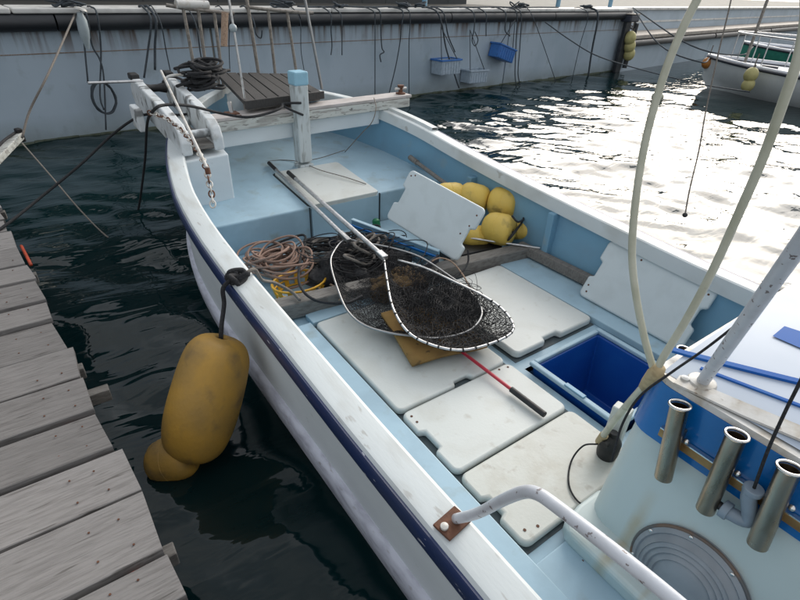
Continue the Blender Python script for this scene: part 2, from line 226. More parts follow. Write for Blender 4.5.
# ------------------------------------------------------------------ mesh helpers
class MB:
    def __init__(s): s.v = []; s.f = []
    def add(s, vs, fs):
        o = len(s.v); s.v += [tuple(map(float, v)) for v in vs]; s.f += [tuple(i+o for i in f) for f in fs]; return s
    def box(s, c, d, rz=0., M3=None):
        vs = [np.array([sx*d[0]/2, sy*d[1]/2, sz*d[2]/2]) for sx in (-1,1) for sy in (-1,1) for sz in (-1,1)]
        if M3 is None:
            cz, sz_ = math.cos(rz), math.sin(rz); M3 = np.array([[cz,-sz_,0],[sz_,cz,0],[0,0,1]])
        vs = [np.array(c)+M3@v for v in vs]
        return s.add(vs, [(0,1,3,2),(4,6,7,5),(0,4,5,1),(2,3,7,6),(0,2,6,4),(1,5,7,3)])
    def quadbox(s, a, b, wdt, h, up=(0,0,1)):     # beam from a to b, wdt across, h along up, centred
        a = np.array(a, float); b = np.array(b, float); d = b-a; Ln = np.linalg.norm(d); d = d/Ln
        u = np.array(up, float); u = u-d*(u@d); u /= np.linalg.norm(u); r = np.cross(d, u)
        return s.box((a+b)/2, (Ln, wdt, h), M3=np.array([d, r, u]).T)
    def prism(s, poly, z0, z1):                    # poly (x, y) ccw; z0/z1 numbers or functions
        n = len(poly); fz0 = z0 if callable(z0) else (lambda x,y: z0); fz1 = z1 if callable(z1) else (lambda x,y: z1)
        vs = [(x,y,fz0(x,y)) for x,y in poly] + [(x,y,fz1(x,y)) for x,y in poly]
        return s.add(vs, [tuple(range(n-1,-1,-1)), tuple(range(n,2*n))] + [(i,(i+1)%n,n+(i+1)%n,n+i) for i in range(n)])
    def tube(s, pts, r, n=8, closed=False, smooth=None, caps=True, twist=None):
        pts = np.array(pts, float)
        if smooth: pts = catmull(pts, smooth, closed)
        m = len(pts); rr = np.full(m, r) if np.isscalar(r) else np.interp(np.linspace(0,1,m), np.linspace(0,1,len(r)), r)
        T = np.gradient(pts, axis=0) if not closed else np.roll(pts,-1,0)-np.roll(pts,1,0)
        T /= np.linalg.norm(T, axis=1)[:,None]+1e-12
        u = np.cross(T[0], [0,0,1.]);
        if np.linalg.norm(u) < 1e-3: u = np.cross(T[0], [1.,0,0])
        u /= np.linalg.norm(u); vs = []
        ang = np.arange(n)*2*math.pi/n
        for i in range(m):
            u = u-T[i]*(u@T[i]); u /= np.linalg.norm(u)+1e-12; v = np.cross(T[i], u)
            for a in ang: vs.append(pts[i]+rr[i]*(math.cos(a)*u+math.sin(a)*v))
        fs = []
        for i in range(m if closed else m-1):
            j = (i+1) % m
            for k in range(n): k2 = (k+1) % n; fs.append((i*n+k, i*n+k2, j*n+k2, j*n+k))
        if caps and not closed: fs += [tuple(range(n-1,-1,-1)), tuple((m-1)*n+k for k in range(n))]
        return s.add(vs, fs)
    def lathe(s, prof, o, axis, n=24, caps=True):    # prof [(r, h)] along axis from o
        o = np.array(o, float); ax = np.array(axis, float); ax /= np.linalg.norm(ax)
        u = np.cross(ax, [0,0,1.]);
        if np.linalg.norm(u) < 1e-3: u = np.array([1.,0,0])
        u /= np.linalg.norm(u); v = np.cross(ax, u); vs = []; fs = []
        for r, h in prof:
            for k in range(n): a = 2*math.pi*k/n; vs.append(o+ax*h+r*(math.cos(a)*u+math.sin(a)*v))
        for i in range(len(prof)-1):
            for k in range(n): k2 = (k+1)%n; fs.append((i*n+k, i*n+k2, (i+1)*n+k2, (i+1)*n+k))
        if caps: fs += [tuple(range(n-1,-1,-1)), tuple((len(prof)-1)*n+k for k in range(n))]
        return s.add(vs, fs)
    def grid(s, G, closed_v=False):                 # G [i][j] points
        G = np.array(G, float); a, b = G.shape[:2]; fs = []
        for i in range(a-1):
            for j in range(b if closed_v else b-1): j2 = (j+1)%b; fs.append((i*b+j, (i+1)*b+j, (i+1)*b+j2, i*b+j2))
        return s.add(G.reshape(-1,3), fs)
    def sphere(s, c, r, n=16, sc=(1,1,1)):
        vs = []; fs = []; m = n//2
        for i in range(m+1):
            t = math.pi*i/m
            for j in range(n): a = 2*math.pi*j/n; vs.append((c[0]+r*sc[0]*math.sin(t)*math.cos(a), c[1]+r*sc[1]*math.sin(t)*math.sin(a), c[2]+r*sc[2]*math.cos(t)))
        for i in range(m):
            for j in range(n): j2 = (j+1)%n; fs.append((i*n+j,(i+1)*n+j,(i+1)*n+j2,i*n+j2))
        return s.add(vs, fs)
    def build(s, name, mtl, parent=None, smooth=False, bevel=0., seg=2, origin=None, bang=35):
        me = bpy.data.meshes.new(name)
        og = np.array(origin) if origin is not None else (np.array(parent_world(parent)) if parent else np.zeros(3))
        me.from_pydata([tuple(np.array(v)-og) for v in s.v], [], s.f); me.validate(); me.update()
        me.materials.append(MT[mtl] if isinstance(mtl, str) else mtl)
        if smooth:
            for p in me.polygons: p.use_smooth = True
        o = bpy.data.objects.new(name, me); COL.objects.link(o)
        if parent:
            o.parent = parent; pw = np.array(parent_world(parent)); o.location = tuple(og-pw)
            o['_w'] = [float(c) for c in og]
        else: o.location = tuple(og); o['_w'] = [float(c) for c in og]
        if smooth == 'auto':
            me.set_sharp_from_angle(angle=rad(bang))
        if bevel:
            b = o.modifiers.new('bevel', 'BEVEL'); b.width = bevel; b.segments = seg; b.limit_method = 'ANGLE'; b.angle_limit = rad(30)
        return o
def parent_world(p): return tuple(p['_w'])
def catmull(p, k=6, closed=False):
    p = np.array(p, float)
    if closed: q = np.vstack([p[-1], p, p[0], p[1]])
    else: q = np.vstack([2*p[0]-p[1], p, 2*p[-1]-p[-2]])
    o = []
    for i in range(1, len(q)-2):
        for t in np.linspace(0,1,k,endpoint=False):
            o.append(.5*((2*q[i])+(-q[i-1]+q[i+1])*t+(2*q[i-1]-5*q[i]+4*q[i+1]-q[i+2])*t*t+(-q[i-1]+3*q[i]-3*q[i+1]+q[i+2])*t**3))
    if not closed: o.append(q[-2])
    return np.array(o)
def thing(name, label, cat, loc=(0,0,0), group=None):
    o = bpy.data.objects.new(name, None); COL.objects.link(o); o.location = tuple(float(c) for c in loc); o.empty_display_size = .1
    o['_w'] = [float(c) for c in loc]; return tag(o, label, cat, group)
def tag(o, label, cat, group=None):
    o['label'] = label; o['category'] = cat
    if group: o['group'] = group
    return o
def struct(o): o['kind'] = 'structure'; return o
def stuff(o): o['kind'] = 'stuff'; return o
def jit(pts, a): return [np.array(p)+rng.normal(0, a, 3) for p in pts]
def rope(name, label, pts, r, mtl='ropeblack', k=8, n=7, group=None, closed=False):
    pts = np.array(pts, float); base = pts[pts[:,2].argmin()]
    return tag(MB().tube(pts, r, n, smooth=k, closed=closed).build(name, mtl, smooth=True, origin=base), label, 'rope', group)

# ------------------------------------------------------------------ water
def ax_coords(a, b, c, d, fine, coarse):
    x = list(np.arange(b, c, fine)); s = fine; v = b
    lo = []
    while v > a: s = min(s*1.12, coarse); v -= s; lo.append(v)
    hi = []; s = fine; v = c
    while v < d: s = min(s*1.12, coarse); v += s; hi.append(v)
    return np.array(lo[::-1]+x+hi)
wx = ax_coords(-60, -4.5, 9., 90, .045, 3.); wy = ax_coords(-40, -2.5, 8.2, 60, .045, 3.)
X, Y = np.meshgrid(wx, wy, indexing='ij'); Z = np.zeros_like(X)
gx = np.gradient(wx)[:,None]; gy = np.gradient(wy)[None,:]; gs = np.maximum(gx+0*gy, gy+0*gx)
for i in range(84):
    lam = float(np.exp(rng.uniform(math.log(.20), math.log(1.5)))); k = 2*math.pi/lam
    th = rad(90-38)+rng.normal(0, .62); ph = rng.uniform(0, 6.28)
    amp = (.0036*lam if lam > .5 else .0042*lam**.8)*rng.uniform(.4,1.)
    warp = .12*np.sin(X*1.3+ph)+.12*np.sin(Y*1.1+2*ph)
    fade = np.clip((lam/(gs*2.5))-1, 0, 1)
    Z += amp*fade*np.sin(k*((X+warp)*math.cos(th)+(Y+warp*.7)*math.sin(th))+ph)
Z *= 1.0
wb = MB(); na, nb = X.shape
me = bpy.data.meshes.new('water'); vv = np.stack([X,Y,Z],-1).reshape(-1,3)
ii, jj = np.meshgrid(np.arange(na-1), np.arange(nb-1), indexing='ij')
q = np.stack([ii*nb+jj, (ii+1)*nb+jj, (ii+1)*nb+jj+1, ii*nb+jj+1], -1).reshape(-1,4)
qc = vv[q].mean(1); q = q[~((qc[:,0] > -.2) & (qc[:,0] < 1.55) & (qc[:,1] > -2.3) & (qc[:,1] < 2.7))]   # no water inside the boat
me.vertices.add(len(vv)); me.vertices.foreach_set('co', vv.ravel()); me.loops.add(q.size); me.loops.foreach_set('vertex_index', q.ravel())
me.polygons.add(len(q)); me.polygons.foreach_set('loop_start', np.arange(0, q.size, 4)); me.polygons.foreach_set('loop_total', np.full(len(q), 4))
me.polygons.foreach_set('use_smooth', np.ones(len(q), bool)); me.update(); me.materials.append(MT['water'])
wo = bpy.data.objects.new('water', me); COL.objects.link(wo); struct(wo)

# ------------------------------------------------------------------ quay
QA = math.atan(.078); QD = np.array([math.cos(QA), math.sin(QA), 0]); QN = np.array([-math.sin(QA), math.cos(QA), 0]); Q0 = np.array([0, 6.89, 0])
def q(s, n, z): return Q0+QD*s+QN*n+np.array([0,0,z])
def qbox(mb, s0, s1, n0, n1, z0, z1): return mb.box(q((s0+s1)/2, (n0+n1)/2, (z0+z1)/2), (s1-s0, n1-n0, z1-z0), QA)
SE = 12.55
qw = thing('quay_wall', 'long pale blue quay wall with black rubber fender and white coping', 'quay wall', q(-14, .4, 0))
ss = [-26, -18, -11.2, -4.9, 1.45, 7.85, SE]
for a, b in zip(ss[:-1], ss[1:]):
    qbox(MB(), a+.016, b-.016, 0, .7, .02, 1.405).build('wall_panel', 'quay', qw, bevel=.008)
qbox(MB(), -26, SE-.02, .03, .69, -1.5, 1.40).build('core', 'concrete', qw)
lowb = MB(); 
for s in np.arange(-26, SE, .25): 
    qbox(lowb, s, s+.245, -.004-.003*rng.random(), .1, -.6, .02+.02*rng.random())
stuff(lowb.build('weed_band', 'quaylow', qw, bevel=0))
for a in np.arange(-26, SE-.1, 3.2):
    b = min(a+3.19, SE)
    MB().tube([q(a, -.06, 1.325), q(b-.01, -.06, 1.325)], .09, 20).build('rubber_fender', 'rubber', qw, smooth='auto')
for a in np.arange(-26, SE-.1, 4.2):
    qbox(MB(), a, min(a+4.185, SE), -.1, .62, 1.418, 1.475).build('coping', 'coping', qw, bevel=.015)
MB().box(q(-7, -.002, 1.0), (38.4, .006, .010), QA).build('joint_line', 'stain', qw)

# second, lower quay beyond the corner
A2 = np.array([12.45, 7.72, 0]); B2 = np.array([27.5, 9.75, 0]); D2 = (B2-A2)/np.linalg.norm(B2-A2); N2 = np.array([-D2[1], D2[0], 0]); a2 = math.atan2(D2[1], D2[0])
def q2(s, n, z): return A2+D2*s+N2*n+np.array([0,0,z])
def q2box(mb, s0, s1, n0, n1, z0, z1): return mb.box(q2((s0+s1)/2,(n0+n1)/2,(z0+z1)/2), (s1-s0,n1-n0,z1-z0), a2)
q2w = thing('quay_wall', 'lower stepped quay wall beyond the corner with brown ledge', 'quay wall', q2(7, .5, 0))
for k in range(5): q2box(MB(), k*6+.01, k*6+5.99, 0, .8, -1.2, .78).build('wall_panel', 'quay2', q2w, bevel=.01)
for k in range(5): q2box(MB(), k*6+.01, k*6+5.99, -.12, .8, .785, .88).build('ledge', 'copingb', q2w, bevel=.015)
for k in range(5): MB().tube([q2(k*6, -.08, .69), q2(k*6+5.9, -.08, .69)], .085, 12).build('rubber_fender', 'rubber', q2w, smooth='auto')
for k in range(5): q2box(MB(), k*6+.01, k*6+5.99, .8, 1.3, .5, 1.4).build('upper_panel', 'quay2', q2w, bevel=.01)
for k in range(5): q2box(MB(), k*6+.01, k*6+5.99, .72, 1.35, 1.405, 1.47).build('coping', 'coping', q2w, bevel=.015)
for k in range(5): q2box(MB(), k*6+.01, k*6+5.99, .785, .799, 1.08, 1.13).build('rail_line', 'coping', q2w)
g = MB(); pts = [q(-26,.7,0), q(SE,.7,0), q2(1,1.31,0), q2(30,1.31,0)]
poly = [(p[0],p[1]) for p in pts]+[(80,12),(80,130),(-90,130),(-90,5)]
g.prism(poly, 0., 1.40); struct(g.build('quay_ground', 'concrete'))
# mostly unseen shed, added to darken the reflections in the water
sh = thing('reflection_shed', 'dark clad shed added behind the quay wall for its water reflection', 'shed', q(-8, 4.5, 1.40))
for k in range(60):
    s = -32+k*.7; qbox(MB(), s, s+.69, 3.4, 3.46, 1.40, 5.0).build('cladding_panel', 'cladding', sh)
qbox(MB(), -32, 10, 3.47, 15, 1.40, 4.9).build('body', 'cladding', sh); qbox(MB(), -32.3, 10.3, 3.1, 15.3, 5.02, 5.25).build('roof', 'darkground', sh)
# dark ground strip: the shade before the shed, put into the colour
ap = MB(); qbox(ap, -26, 10.3, .72, 3.4, 1.404, 1.410); struct(ap.build('shed_shade_strip', 'darkground'))
sw = thing('sea_wall', 'low grey concrete sea wall far behind the quay', 'wall', (40, 60, 1.53))
for k in range(14): MB().box((-20+k*8, 60, 2.6), (7.96, 1, 2.2)).build('wall_panel', 'concrete', sw, bevel=.05)

# stanchions on the quay edge
for i, (px, c, lb) in enumerate([(386,'wallblue','thin blue steel post behind the left part of quay coping'), (503,'wallblue','blue steel post near the tilted blue crate'), (548,'wallblue','blue steel post right of the tilted crate')]):
    b = P(px, 4, 1.45); b = q((b-Q0)@QD, .9, 1.40)
    t = thing('mooring_post', lb, 'post', b); MB().lathe([(.09,0),(.09,.02),(.055,.03),(.055,.6),(.07,.62),(.07,.68)], b, (0,0,1), 14).build('shaft', c, t, smooth='auto')

# ------------------------------------------------------------------ jetty
jt = thing('wooden_jetty', 'weathered grey plank jetty along the left edge', 'jetty', (-1.9, 1.5, 0))
bounds = [-1.35,-1.1,-.85,-.6,-.36,-.10,.081,.336,.575,.826,1.074,1.315,1.593,1.84,2.09,2.35,2.6,2.88,3.14,3.4,3.66,3.92,4.18,4.44]
bounds = [-1.60+ .0]+bounds
for i, (y0, y1) in enumerate(zip(bounds[:-1], bounds[1:])):
    yc = (y0+y1)/2; gap = rng.choice([.012,.017,.026]); wd = y1-y0-gap
    xe = -.985-.1*yc+rng.normal(0,.007)
    if abs(yc-.2) < .07: xe += .0
    x0 = -2.9+rng.normal(0,.01); nseg = 6
    # slightly warped board built from cross-sections
    G = []; cup = rng.normal(0,.0025); bow = rng.normal(0,.003); tilt = rng.normal(0,.012); sw = rng.normal(0,.006)
    for a in range(nseg+1):
        x = x0+(xe-x0)*a/nseg; e = .0015*rng.normal()
        sk = rng.normal(0,.0012) + (rng.normal(0,.004) if a==nseg else 0)
        ring = []
        for (yy, zz) in [(-.5,-.034),(-.5,-.003),(-.485,0),(-.2,cup),(0,cup*1.2),(.2,cup),(.485,0),(.5,-.003),(.5,-.034)]:
            ring.append((x+sk+(yy*sw*2-.1*yy*wd)*(a==nseg), yc+yy*wd+e+sw*(a/nseg-.5)*.8, .4+zz+tilt*yy+bow*math.sin(a/nseg*3.1)))
        G.append(ring)
    m = MB().grid([r+[r[0]] for r in G]); n0 = len(m.v)
    m.add(G[0], [tuple(range(9))]); m.add(G[-1], [tuple(range(8,-1,-1))])
    pl = m.build('plank', 'jetty', jt, smooth='auto', bang=30, origin=(x0, yc, .4))
for yc0, yc1 in [(bounds[0], bounds[-1])]:
    MB().quadbox((-1.13,yc0,.31),(-1.55,yc1,.31),.09,.1).build('stringer', 'oldwood', jt, bevel=.004)
    MB().quadbox((-2.1,yc0,.31),(-2.3,yc1,.31),.09,.1).build('stringer', 'oldwood', jt, bevel=.004)
# float drums and crossbar stubs under the jetty
for yc in (-1.0, .15, 1.08, 1.30, 2.4, 3.6):
    xe = -.985-.1*yc; MB().quadbox((-2.8,yc,.27),(xe+.03+.05*(yc==1.08),yc,.27),.05,.06).build('crossbar', 'oldwood', jt, bevel=.004)
for yc in (-.6, 1.7, 3.4): MB().lathe([(.2,0),(.24,.03),(.24,1.2),(.2,1.23)], (-2.75,yc,.02), (1,0,0), 20).build('float_drum', 'darktrim', jt, smooth='auto')
MB().tube([(-1.085-.1*y+.012*math.sin(y*5), y, .345+.008*math.sin(y*7)) for y in np.arange(-1.3,4.4,.12)], .016, 8).build('edge_pipe', 'redtrim', jt, smooth=True)
nb_ = MB()
for i,(y0,y1) in enumerate(zip(bounds[:-1], bounds[1:])):
    for f in (.27,.72):
        for off in (.07, .16):
            yc = y0+(y1-y0)*f; x = -.985-.1*yc-off+rng.normal(0,.01)
            nb_.lathe([(.0035,0),(.0035,.0025)], (x,yc,.4), (0,0,1), 6)
MB().tube([(-.965-.1*y, y, .368+.008*math.sin(y*11)) for y in np.arange(2.36,2.72,.05)],.009,8).build('edge_pipe','redtrim',jt,smooth=True)
stuff(nb_.build('nail_heads', 'rust', jt))

# ------------------------------------------------------------------ the boat
ST = [-2.4,-2.0,-1.5,-1.0,-.5,0,.5,1.0,1.5,2.0,2.4,2.8,3.1,3.4,3.7,3.95,4.15,4.3,4.38]
def itp(tab): xs, ys = zip(*tab); return lambda y: float(np.interp(y, xs, ys))
def smoothf(tab):
    xs, ys = map(np.array, zip(*tab)); xx = np.linspace(xs[0], xs[-1], 400); yy = np.interp(xx, xs, ys)
    k = np.hanning(41); k /= k.sum(); pad = np.concatenate([2*yy[0]-yy[20:0:-1], yy, 2*yy[-1]-yy[-2:-22:-1]]); yy = np.convolve(pad, k, 'valid')
    return lambda y: float(np.interp(y, xx, yy))
XL = smoothf([(-2.4,-.36),(-1,-.395),(0,-.413),(1,-.431),(1.5,-.432),(2,-.40),(2.5,-.31),(3,-.17),(3.4,.02),(3.8,.27),(4.1,.54),(4.3,.78),(4.38,.93)])
XR = smoothf([(-2.4,1.72),(-1,1.74),(0,1.76),(1,1.785),(1.5,1.79),(2,1.81),(2.5,1.80),(3,1.73),(3.4,1.62),(3.8,1.42),(4.1,1.22),(4.3,1.05),(4.38,.95)])
ZS = smoothf([(-2.4,.66),(-1,.64),(0,.65),(1,.70),(1.5,.735),(2,.77),(2.5,.835),(3,.89),(3.4,.92),(3.8,.94),(4.38,.97)])
GW = .105
bt = thing('fishing_boat', 'open light blue and white fishing boat moored beside the plank jetty', 'boat', (.68, .8, 0))
FINE = np.concatenate([np.arange(-2.4,2,.2), np.arange(2,4.0,.12), [4.0,4.1,4.2,4.28,4.34,4.38]])
def side(sgn, y):
    return XL(y) if sgn < 0 else XR(y)
def hull_section(sgn):
    G = []
    for y in FINE:
        x = side(sgn, y); z = ZS(y); o = sgn; c = min(1, (4.38-y)/1.6); fl = .10+ .25*(1-c)   # flare grows to the bow
        ctr = .93 if y > 2 else .68
        def X_(off): 
            v = x-o*off
            return min(v, ctr) if sgn < 0 else max(v, ctr)
        G.append([(X_(.012),y,z-.03),(X_(.014),y,z-.10),(X_(.03+.1*(1-c)),y,.34+.1*(1-c)),(X_(.035+.12*(1-c)),y,.20+.1*(1-c)),(X_(.07+.3*(1-c)),y,.02),(X_(.22+.5*(1-c)),y,-.2),(.68 if y<2 else .8,y,-.32)])
    return G
hm = MB()
for s in (-1, 1): hm.grid(hull_section(s))
y0 = -2.4
hm.add([(XL(y0)+.012,y0,ZS(y0)-.03),(XR(y0)-.012,y0,ZS(y0)-.03),(XR(y0)-.04,y0,.2),(XR(y0)-.22,y0,-.2),(.68,y0,-.32),(XL(y0)+.22,y0,-.2),(XL(y0)+.04,y0,.2)], [tuple(range(7))])
hm.build('hull', 'topside', bt, smooth='auto', bang=40)
for s in (-1, 1):
    G = []
    for y in FINE[FINE < 3.6]:
        x = side(s, y); c = min(1, (4.38-y)/1.6); b = x-s*(.032+.11*(1-c)); zz = .1*(1-c)
        G.append([(b+s*-.02,y,.262+zz),(b+s*.014,y,.255+zz),(b+s*.026,y,.235+zz),(b+s*.018,y,.14+zz),(b+s*.004,y,.12+zz),(b-s*.05,y,.115+zz)])
    MB().grid(G).build('strake', 'strake', bt, smooth='auto', bang=50)
    # blue rub rail
    G = []
    for y in FINE:
        x = side(s, y); z = ZS(y)
        e=.022 if s>0 else 0.
        G.append([(x-s*.014,y,z-.018),(x+s*(.014+e),y,z-.014),(x+s*(.02+e),y,z-.026),(x+s*(.02+e),y,z-.075),(x+s*.012,y,z-.09),(x-s*.014,y,z-.094)])
    MB().grid(G).build('rub_rail', 'navy', bt, smooth='auto', bang=50)
    # gunwale cap with inner lip
    G = []
    for y in FINE:
        x = side(s, y); z = ZS(y); c = min(1, (4.38-y)/.5); wd = GW*min(1, max(.15,c)) if y>4 else GW
        lip = .085 if s>0 else .06
        def cl(v): return min(v, .93) if (s < 0 and y>4) else (max(v, .95) if y>4 else v)
        G.append([(x+s*.006,y,z-.016),(x-s*.002,y,z-.003),(x-s*.014,y,z),(cl(x-s*(wd-.014)),y,z+.002),(cl(x-s*(wd-.003)),y,z-.003),(cl(x-s*wd),y,z-.016),(cl(x-s*(wd+.004)),y,z-lip),(cl(x-s*(wd-.03)),y,z-lip-.004)])
    MB().grid(G).build('gunwale', 'gunwale', bt, smooth='auto', bang=20)
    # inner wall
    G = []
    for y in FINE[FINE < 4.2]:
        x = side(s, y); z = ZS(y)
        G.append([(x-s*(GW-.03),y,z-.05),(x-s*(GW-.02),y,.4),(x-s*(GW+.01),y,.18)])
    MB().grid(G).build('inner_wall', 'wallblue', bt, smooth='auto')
# ribs on the starboard inner wall
for y in (.93, 1.75):
    x = XR(y)-GW; MB().box((x-.0, y, .41), (.07,.05,.40)).build('rib', 'wallblue', bt, bevel=.006)
# deck with one open hatch hole
ZD = .212
hx0,hx1,hy0,hy1 = .735,1.315,-.325,.222
dk = MB()
def plate(x0,x1,y0,y1): dk.box(((x0+x1)/2,(y0+y1)/2,ZD-.02),(x1-x0,y1-y0,.04))
yl = [-2.38, hy0, hy1, 2.16]
dkp = [(-.31,-2.38,1.66,hy0),(-.31,hy0,hx0,hy1),(hx1,hy0,1.675,hy1),(-.33,hy1,1.70,2.16)]
for a,b,c,d in dkp: plate(a,c,b,d)
dk.build('deck', 'deckblue', bt)
# raised coaming ledges either side of the hatch field
MB().box((-.16,-.04,.2325),(.292,2.32,.041)).build('side_ledge','deckblue',bt,bevel=.006)
MB().box((1.52,.24,.2325),(.29,1.74,.041)).build('side_ledge','deckblue',bt,bevel=.006)
MB().box((.68,1.165,.228),(1.36,.10,.032)).build('cross_ledge','deckblue',bt,bevel=.005)
MB().box((.2,-.70,.2265),(.45,.36,.029)).build('cross_ledge','deckblue',bt,bevel=.005)
for (a,b,c_,d_) in ((-.008,.678,-.474,1.112),(.73,1.37,.28,1.056)):
    MB().box(((a+b)/2,(c_+d_)/2,.2135),(b-a,d_-c_,.003)).build('gap_shade_plate','recess',bt)  # dark plate below the covers, painted-in shade for gaps and notches
# hold pit under the open hatch
pit = MB(); zb=-.15
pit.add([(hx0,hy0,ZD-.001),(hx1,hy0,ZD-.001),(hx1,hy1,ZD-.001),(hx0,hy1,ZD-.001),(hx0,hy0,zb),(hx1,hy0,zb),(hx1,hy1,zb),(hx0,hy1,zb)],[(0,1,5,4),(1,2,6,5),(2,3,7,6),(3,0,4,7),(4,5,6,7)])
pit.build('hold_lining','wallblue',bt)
# transverse beam on the floor
MB().quadbox((-.30,1.31,.275),(1.64,1.07,.275),.10,.10).build('floor_beam','oldwood',bt,bevel=.008)
MB().quadbox((1.62,1.12,.30),(1.645,.20,.30),.05,.07).build('side_stringer','oldwood',bt,bevel=.006)
# bow deck rising forward
def zbd(x,y): return .45+.085*(y-2.17)
yl = list(np.arange(2.17, 4.25, .13))
top = [(XL(y)+GW-.035,y) for y in yl]; topr = [(XR(y)-GW+.035,y) for y in yl]
poly = [p for p in topr]+[p for p in top[::-1]]
MB().prism(poly, .17, zbd).build('bow_deck','deckblue',bt,bevel=.012,seg=3)
# foredeck block under the anchor cheeks
a = np.array([.10,2.54]); bl = MB()
bl.prism([(-.235,2.50),(.10,2.54),(.135,3.15),(-.06,3.15)], .46, lambda x,y: .80+.06*(y-2.5)).build('cheek_base','topside',bt,bevel=.01)
# anchor cheeks
def cheek(x0,y0,x1,y1,z0,z1,hgt,tw):
    d = np.array([x1-x0,y1-y0]); Ln = np.linalg.norm(d); d/=Ln; n = np.array([-d[1],d[0]])
    prof = [(0,-.03),(0,.05),(.04,.105),(.12,.13),(.5,.145),(1.0,.13),(Ln-.12,.12),(Ln-.02,.05),(Ln,-.02),(Ln-.1,-.10),(1.0,-.07),(.5,-.06)]
    vs = []
    for sd_ in (-1,1):
        for (t,h) in prof: p = np.array([x0,y0])+d*t+n*sd_*tw/2; vs.append((p[0],p[1],z0+(z1-z0)*t/Ln+h*hgt/.15))
    k = len(prof); fs=[tuple(range(k)),tuple(range(2*k-1,k-1,-1))]+[(i,k+i,k+(i+1)%k,(i+1)%k) for i in range(k)]
    return MB().add(vs,fs)
cheek(-.17,2.52,-.16,4.02,.86,1.0,.16,.068).build('anchor_cheek','cheek',bt,bevel=.012,seg=3)
cheek(.055,2.56,.115,4.06,.86,1.0,.16,.068).build('anchor_cheek','cheek',bt,bevel=.012,seg=3)
MB().box((-.055,3.25,.86),(.16,1.35,.03),rad(0)).build('cheek_floor','oldwood',bt,bevel=.004)
MB().tube([(-.2,2.64,.93),(.1,2.68,.93)],.03,12).build('roller_bar','cheek',bt,smooth='auto')
MB().lathe([(.045,-.09),(.03,-.03),(.03,.03),(.045,.09)],(-.03,3.9,1.03),(1,.03,0),16).build('bow_roller','blackrubber',bt,smooth='auto')
for (x,y) in ((-.165,3.93),(.11,3.95)): MB().box((x,y,1.125),(.07,.13,.05)).build('rubber_pad','blackrubber',bt,bevel=.012)
MB().tube([Py(88,83,3.7), Py(143,81,3.7)],.010,8).build('side_pin','aluwhite',bt,smooth='auto')
MB().box(Py(138,118,3.35),(.05,.24,.16)).build('side_fitting','cheek',bt,bevel=.01)
# mooring beam across the bow
bA = P(205,139,.885); bB = P(372,112,.905)
bL = np.array([.10,2.93,.905]); bR = np.array([1.93,3.0,.925])
MB().quadbox(bL,bR,.15,.075).build('mooring_beam','peel',bt,bevel=.006)
MB().quadbox(bL+[0,.01,.052],bR+[0.02,.01,.052],.17,.026).build('beam_cap','peeltop',bt,bevel=.006)
MB().quadbox((.14,2.94,.80),(1.63,3.0,.815),.06,.118).build('beam_skirt','topside',bt,bevel=.006)
# beam bollard at the starboard end
bo = bR+np.array([-.05,0,.065]); MB().lathe([(.045,0),(.045,.01),(.02,.015),(.018,.05),(.03,.06),(.03,.075)],bo,(0,0,1),14).build('beam_bollard','rust',bt,smooth='auto')
MB().tube([bo+[-.06,0,.045],bo+[.06,0,.045]],.011,8).build('bollard_pin','mould',bt,smooth='auto')
# samson post
pb = np.array([.815,3.0-.13,.50]); 
MB().box(pb+[0,0,.36],(.112,.112,.60),rad(4)).build('samson_post','postw',bt,bevel=.014)
MB().box(pb+[0,0,.705],(.120,.120,.10),rad(4)).build('post_cap','postcap',bt,bevel=.012)
MB().box(pb+[0,0,.02],(.124,.124,.05),rad(4)).build('post_foot','postw',bt,bevel=.008)
# platform boards on the bow
pc = [P(244,102,1.06),P(323,92,1.06),P(290,73.5,1.06),P(215,72,1.06)]  # front left, front right, back right, back left
nP = 7
for k in range(nP):
    f0=(k+.04)/nP; f1=(k+.96)/nP
    c = [pc[0]+(pc[1]-pc[0])*f0, pc[0]+(pc[1]-pc[0])*f1, pc[3]+(pc[2]-pc[3])*f1, pc[3]+(pc[2]-pc[3])*f0]
    MB().prism([(p[0],p[1]) for p in c], 1.03+rng.normal(0,.001), 1.06+rng.normal(0,.0015)).build('platform_board','plankdark',bt,bevel=.003)
MB().quadbox((pc[0]+pc[0])/2+[.02,.05,-.05],pc[1]+[-.02,.05,-.05],.05,.04).build('platform_bearer','oldwood',bt,bevel=.004)
MB().quadbox(pc[3]+[.02,-.1,-.05],pc[2]+[-.02,-.1,-.05],.05,.04).build('platform_bearer','oldwood',bt,bevel=.004)
MB().quadbox(pc[0]+[0,-.012,-.02],pc[1]+[0,-.012,-.02],.02,.06).build('platform_fascia','plankdark',bt,bevel=.004)
for (px,py) in ((236,116),(318,116)):
    b = P(px,py,.972); b[1]=2.96
    MB().box(b+[0,0,.004],(.09,.10,.012)).build('rust_bracket','rust',bt,bevel=.002)
    MB().box(b+[0,-.088,-.03],(.085,.006,.07)).build('rust_bracket','rust',bt,bevel=.002)
    MB().tube([b,b+[0,.03,.08]],.016,10).build('platform_leg','alu',bt,smooth='auto')
for p in (pc[2],pc[3]): MB().tube([p+[0,-.06,-.05],np.array([p[0],p[1]-.06,.6])],.018,10).build('platform_leg','alu',bt,smooth='auto')
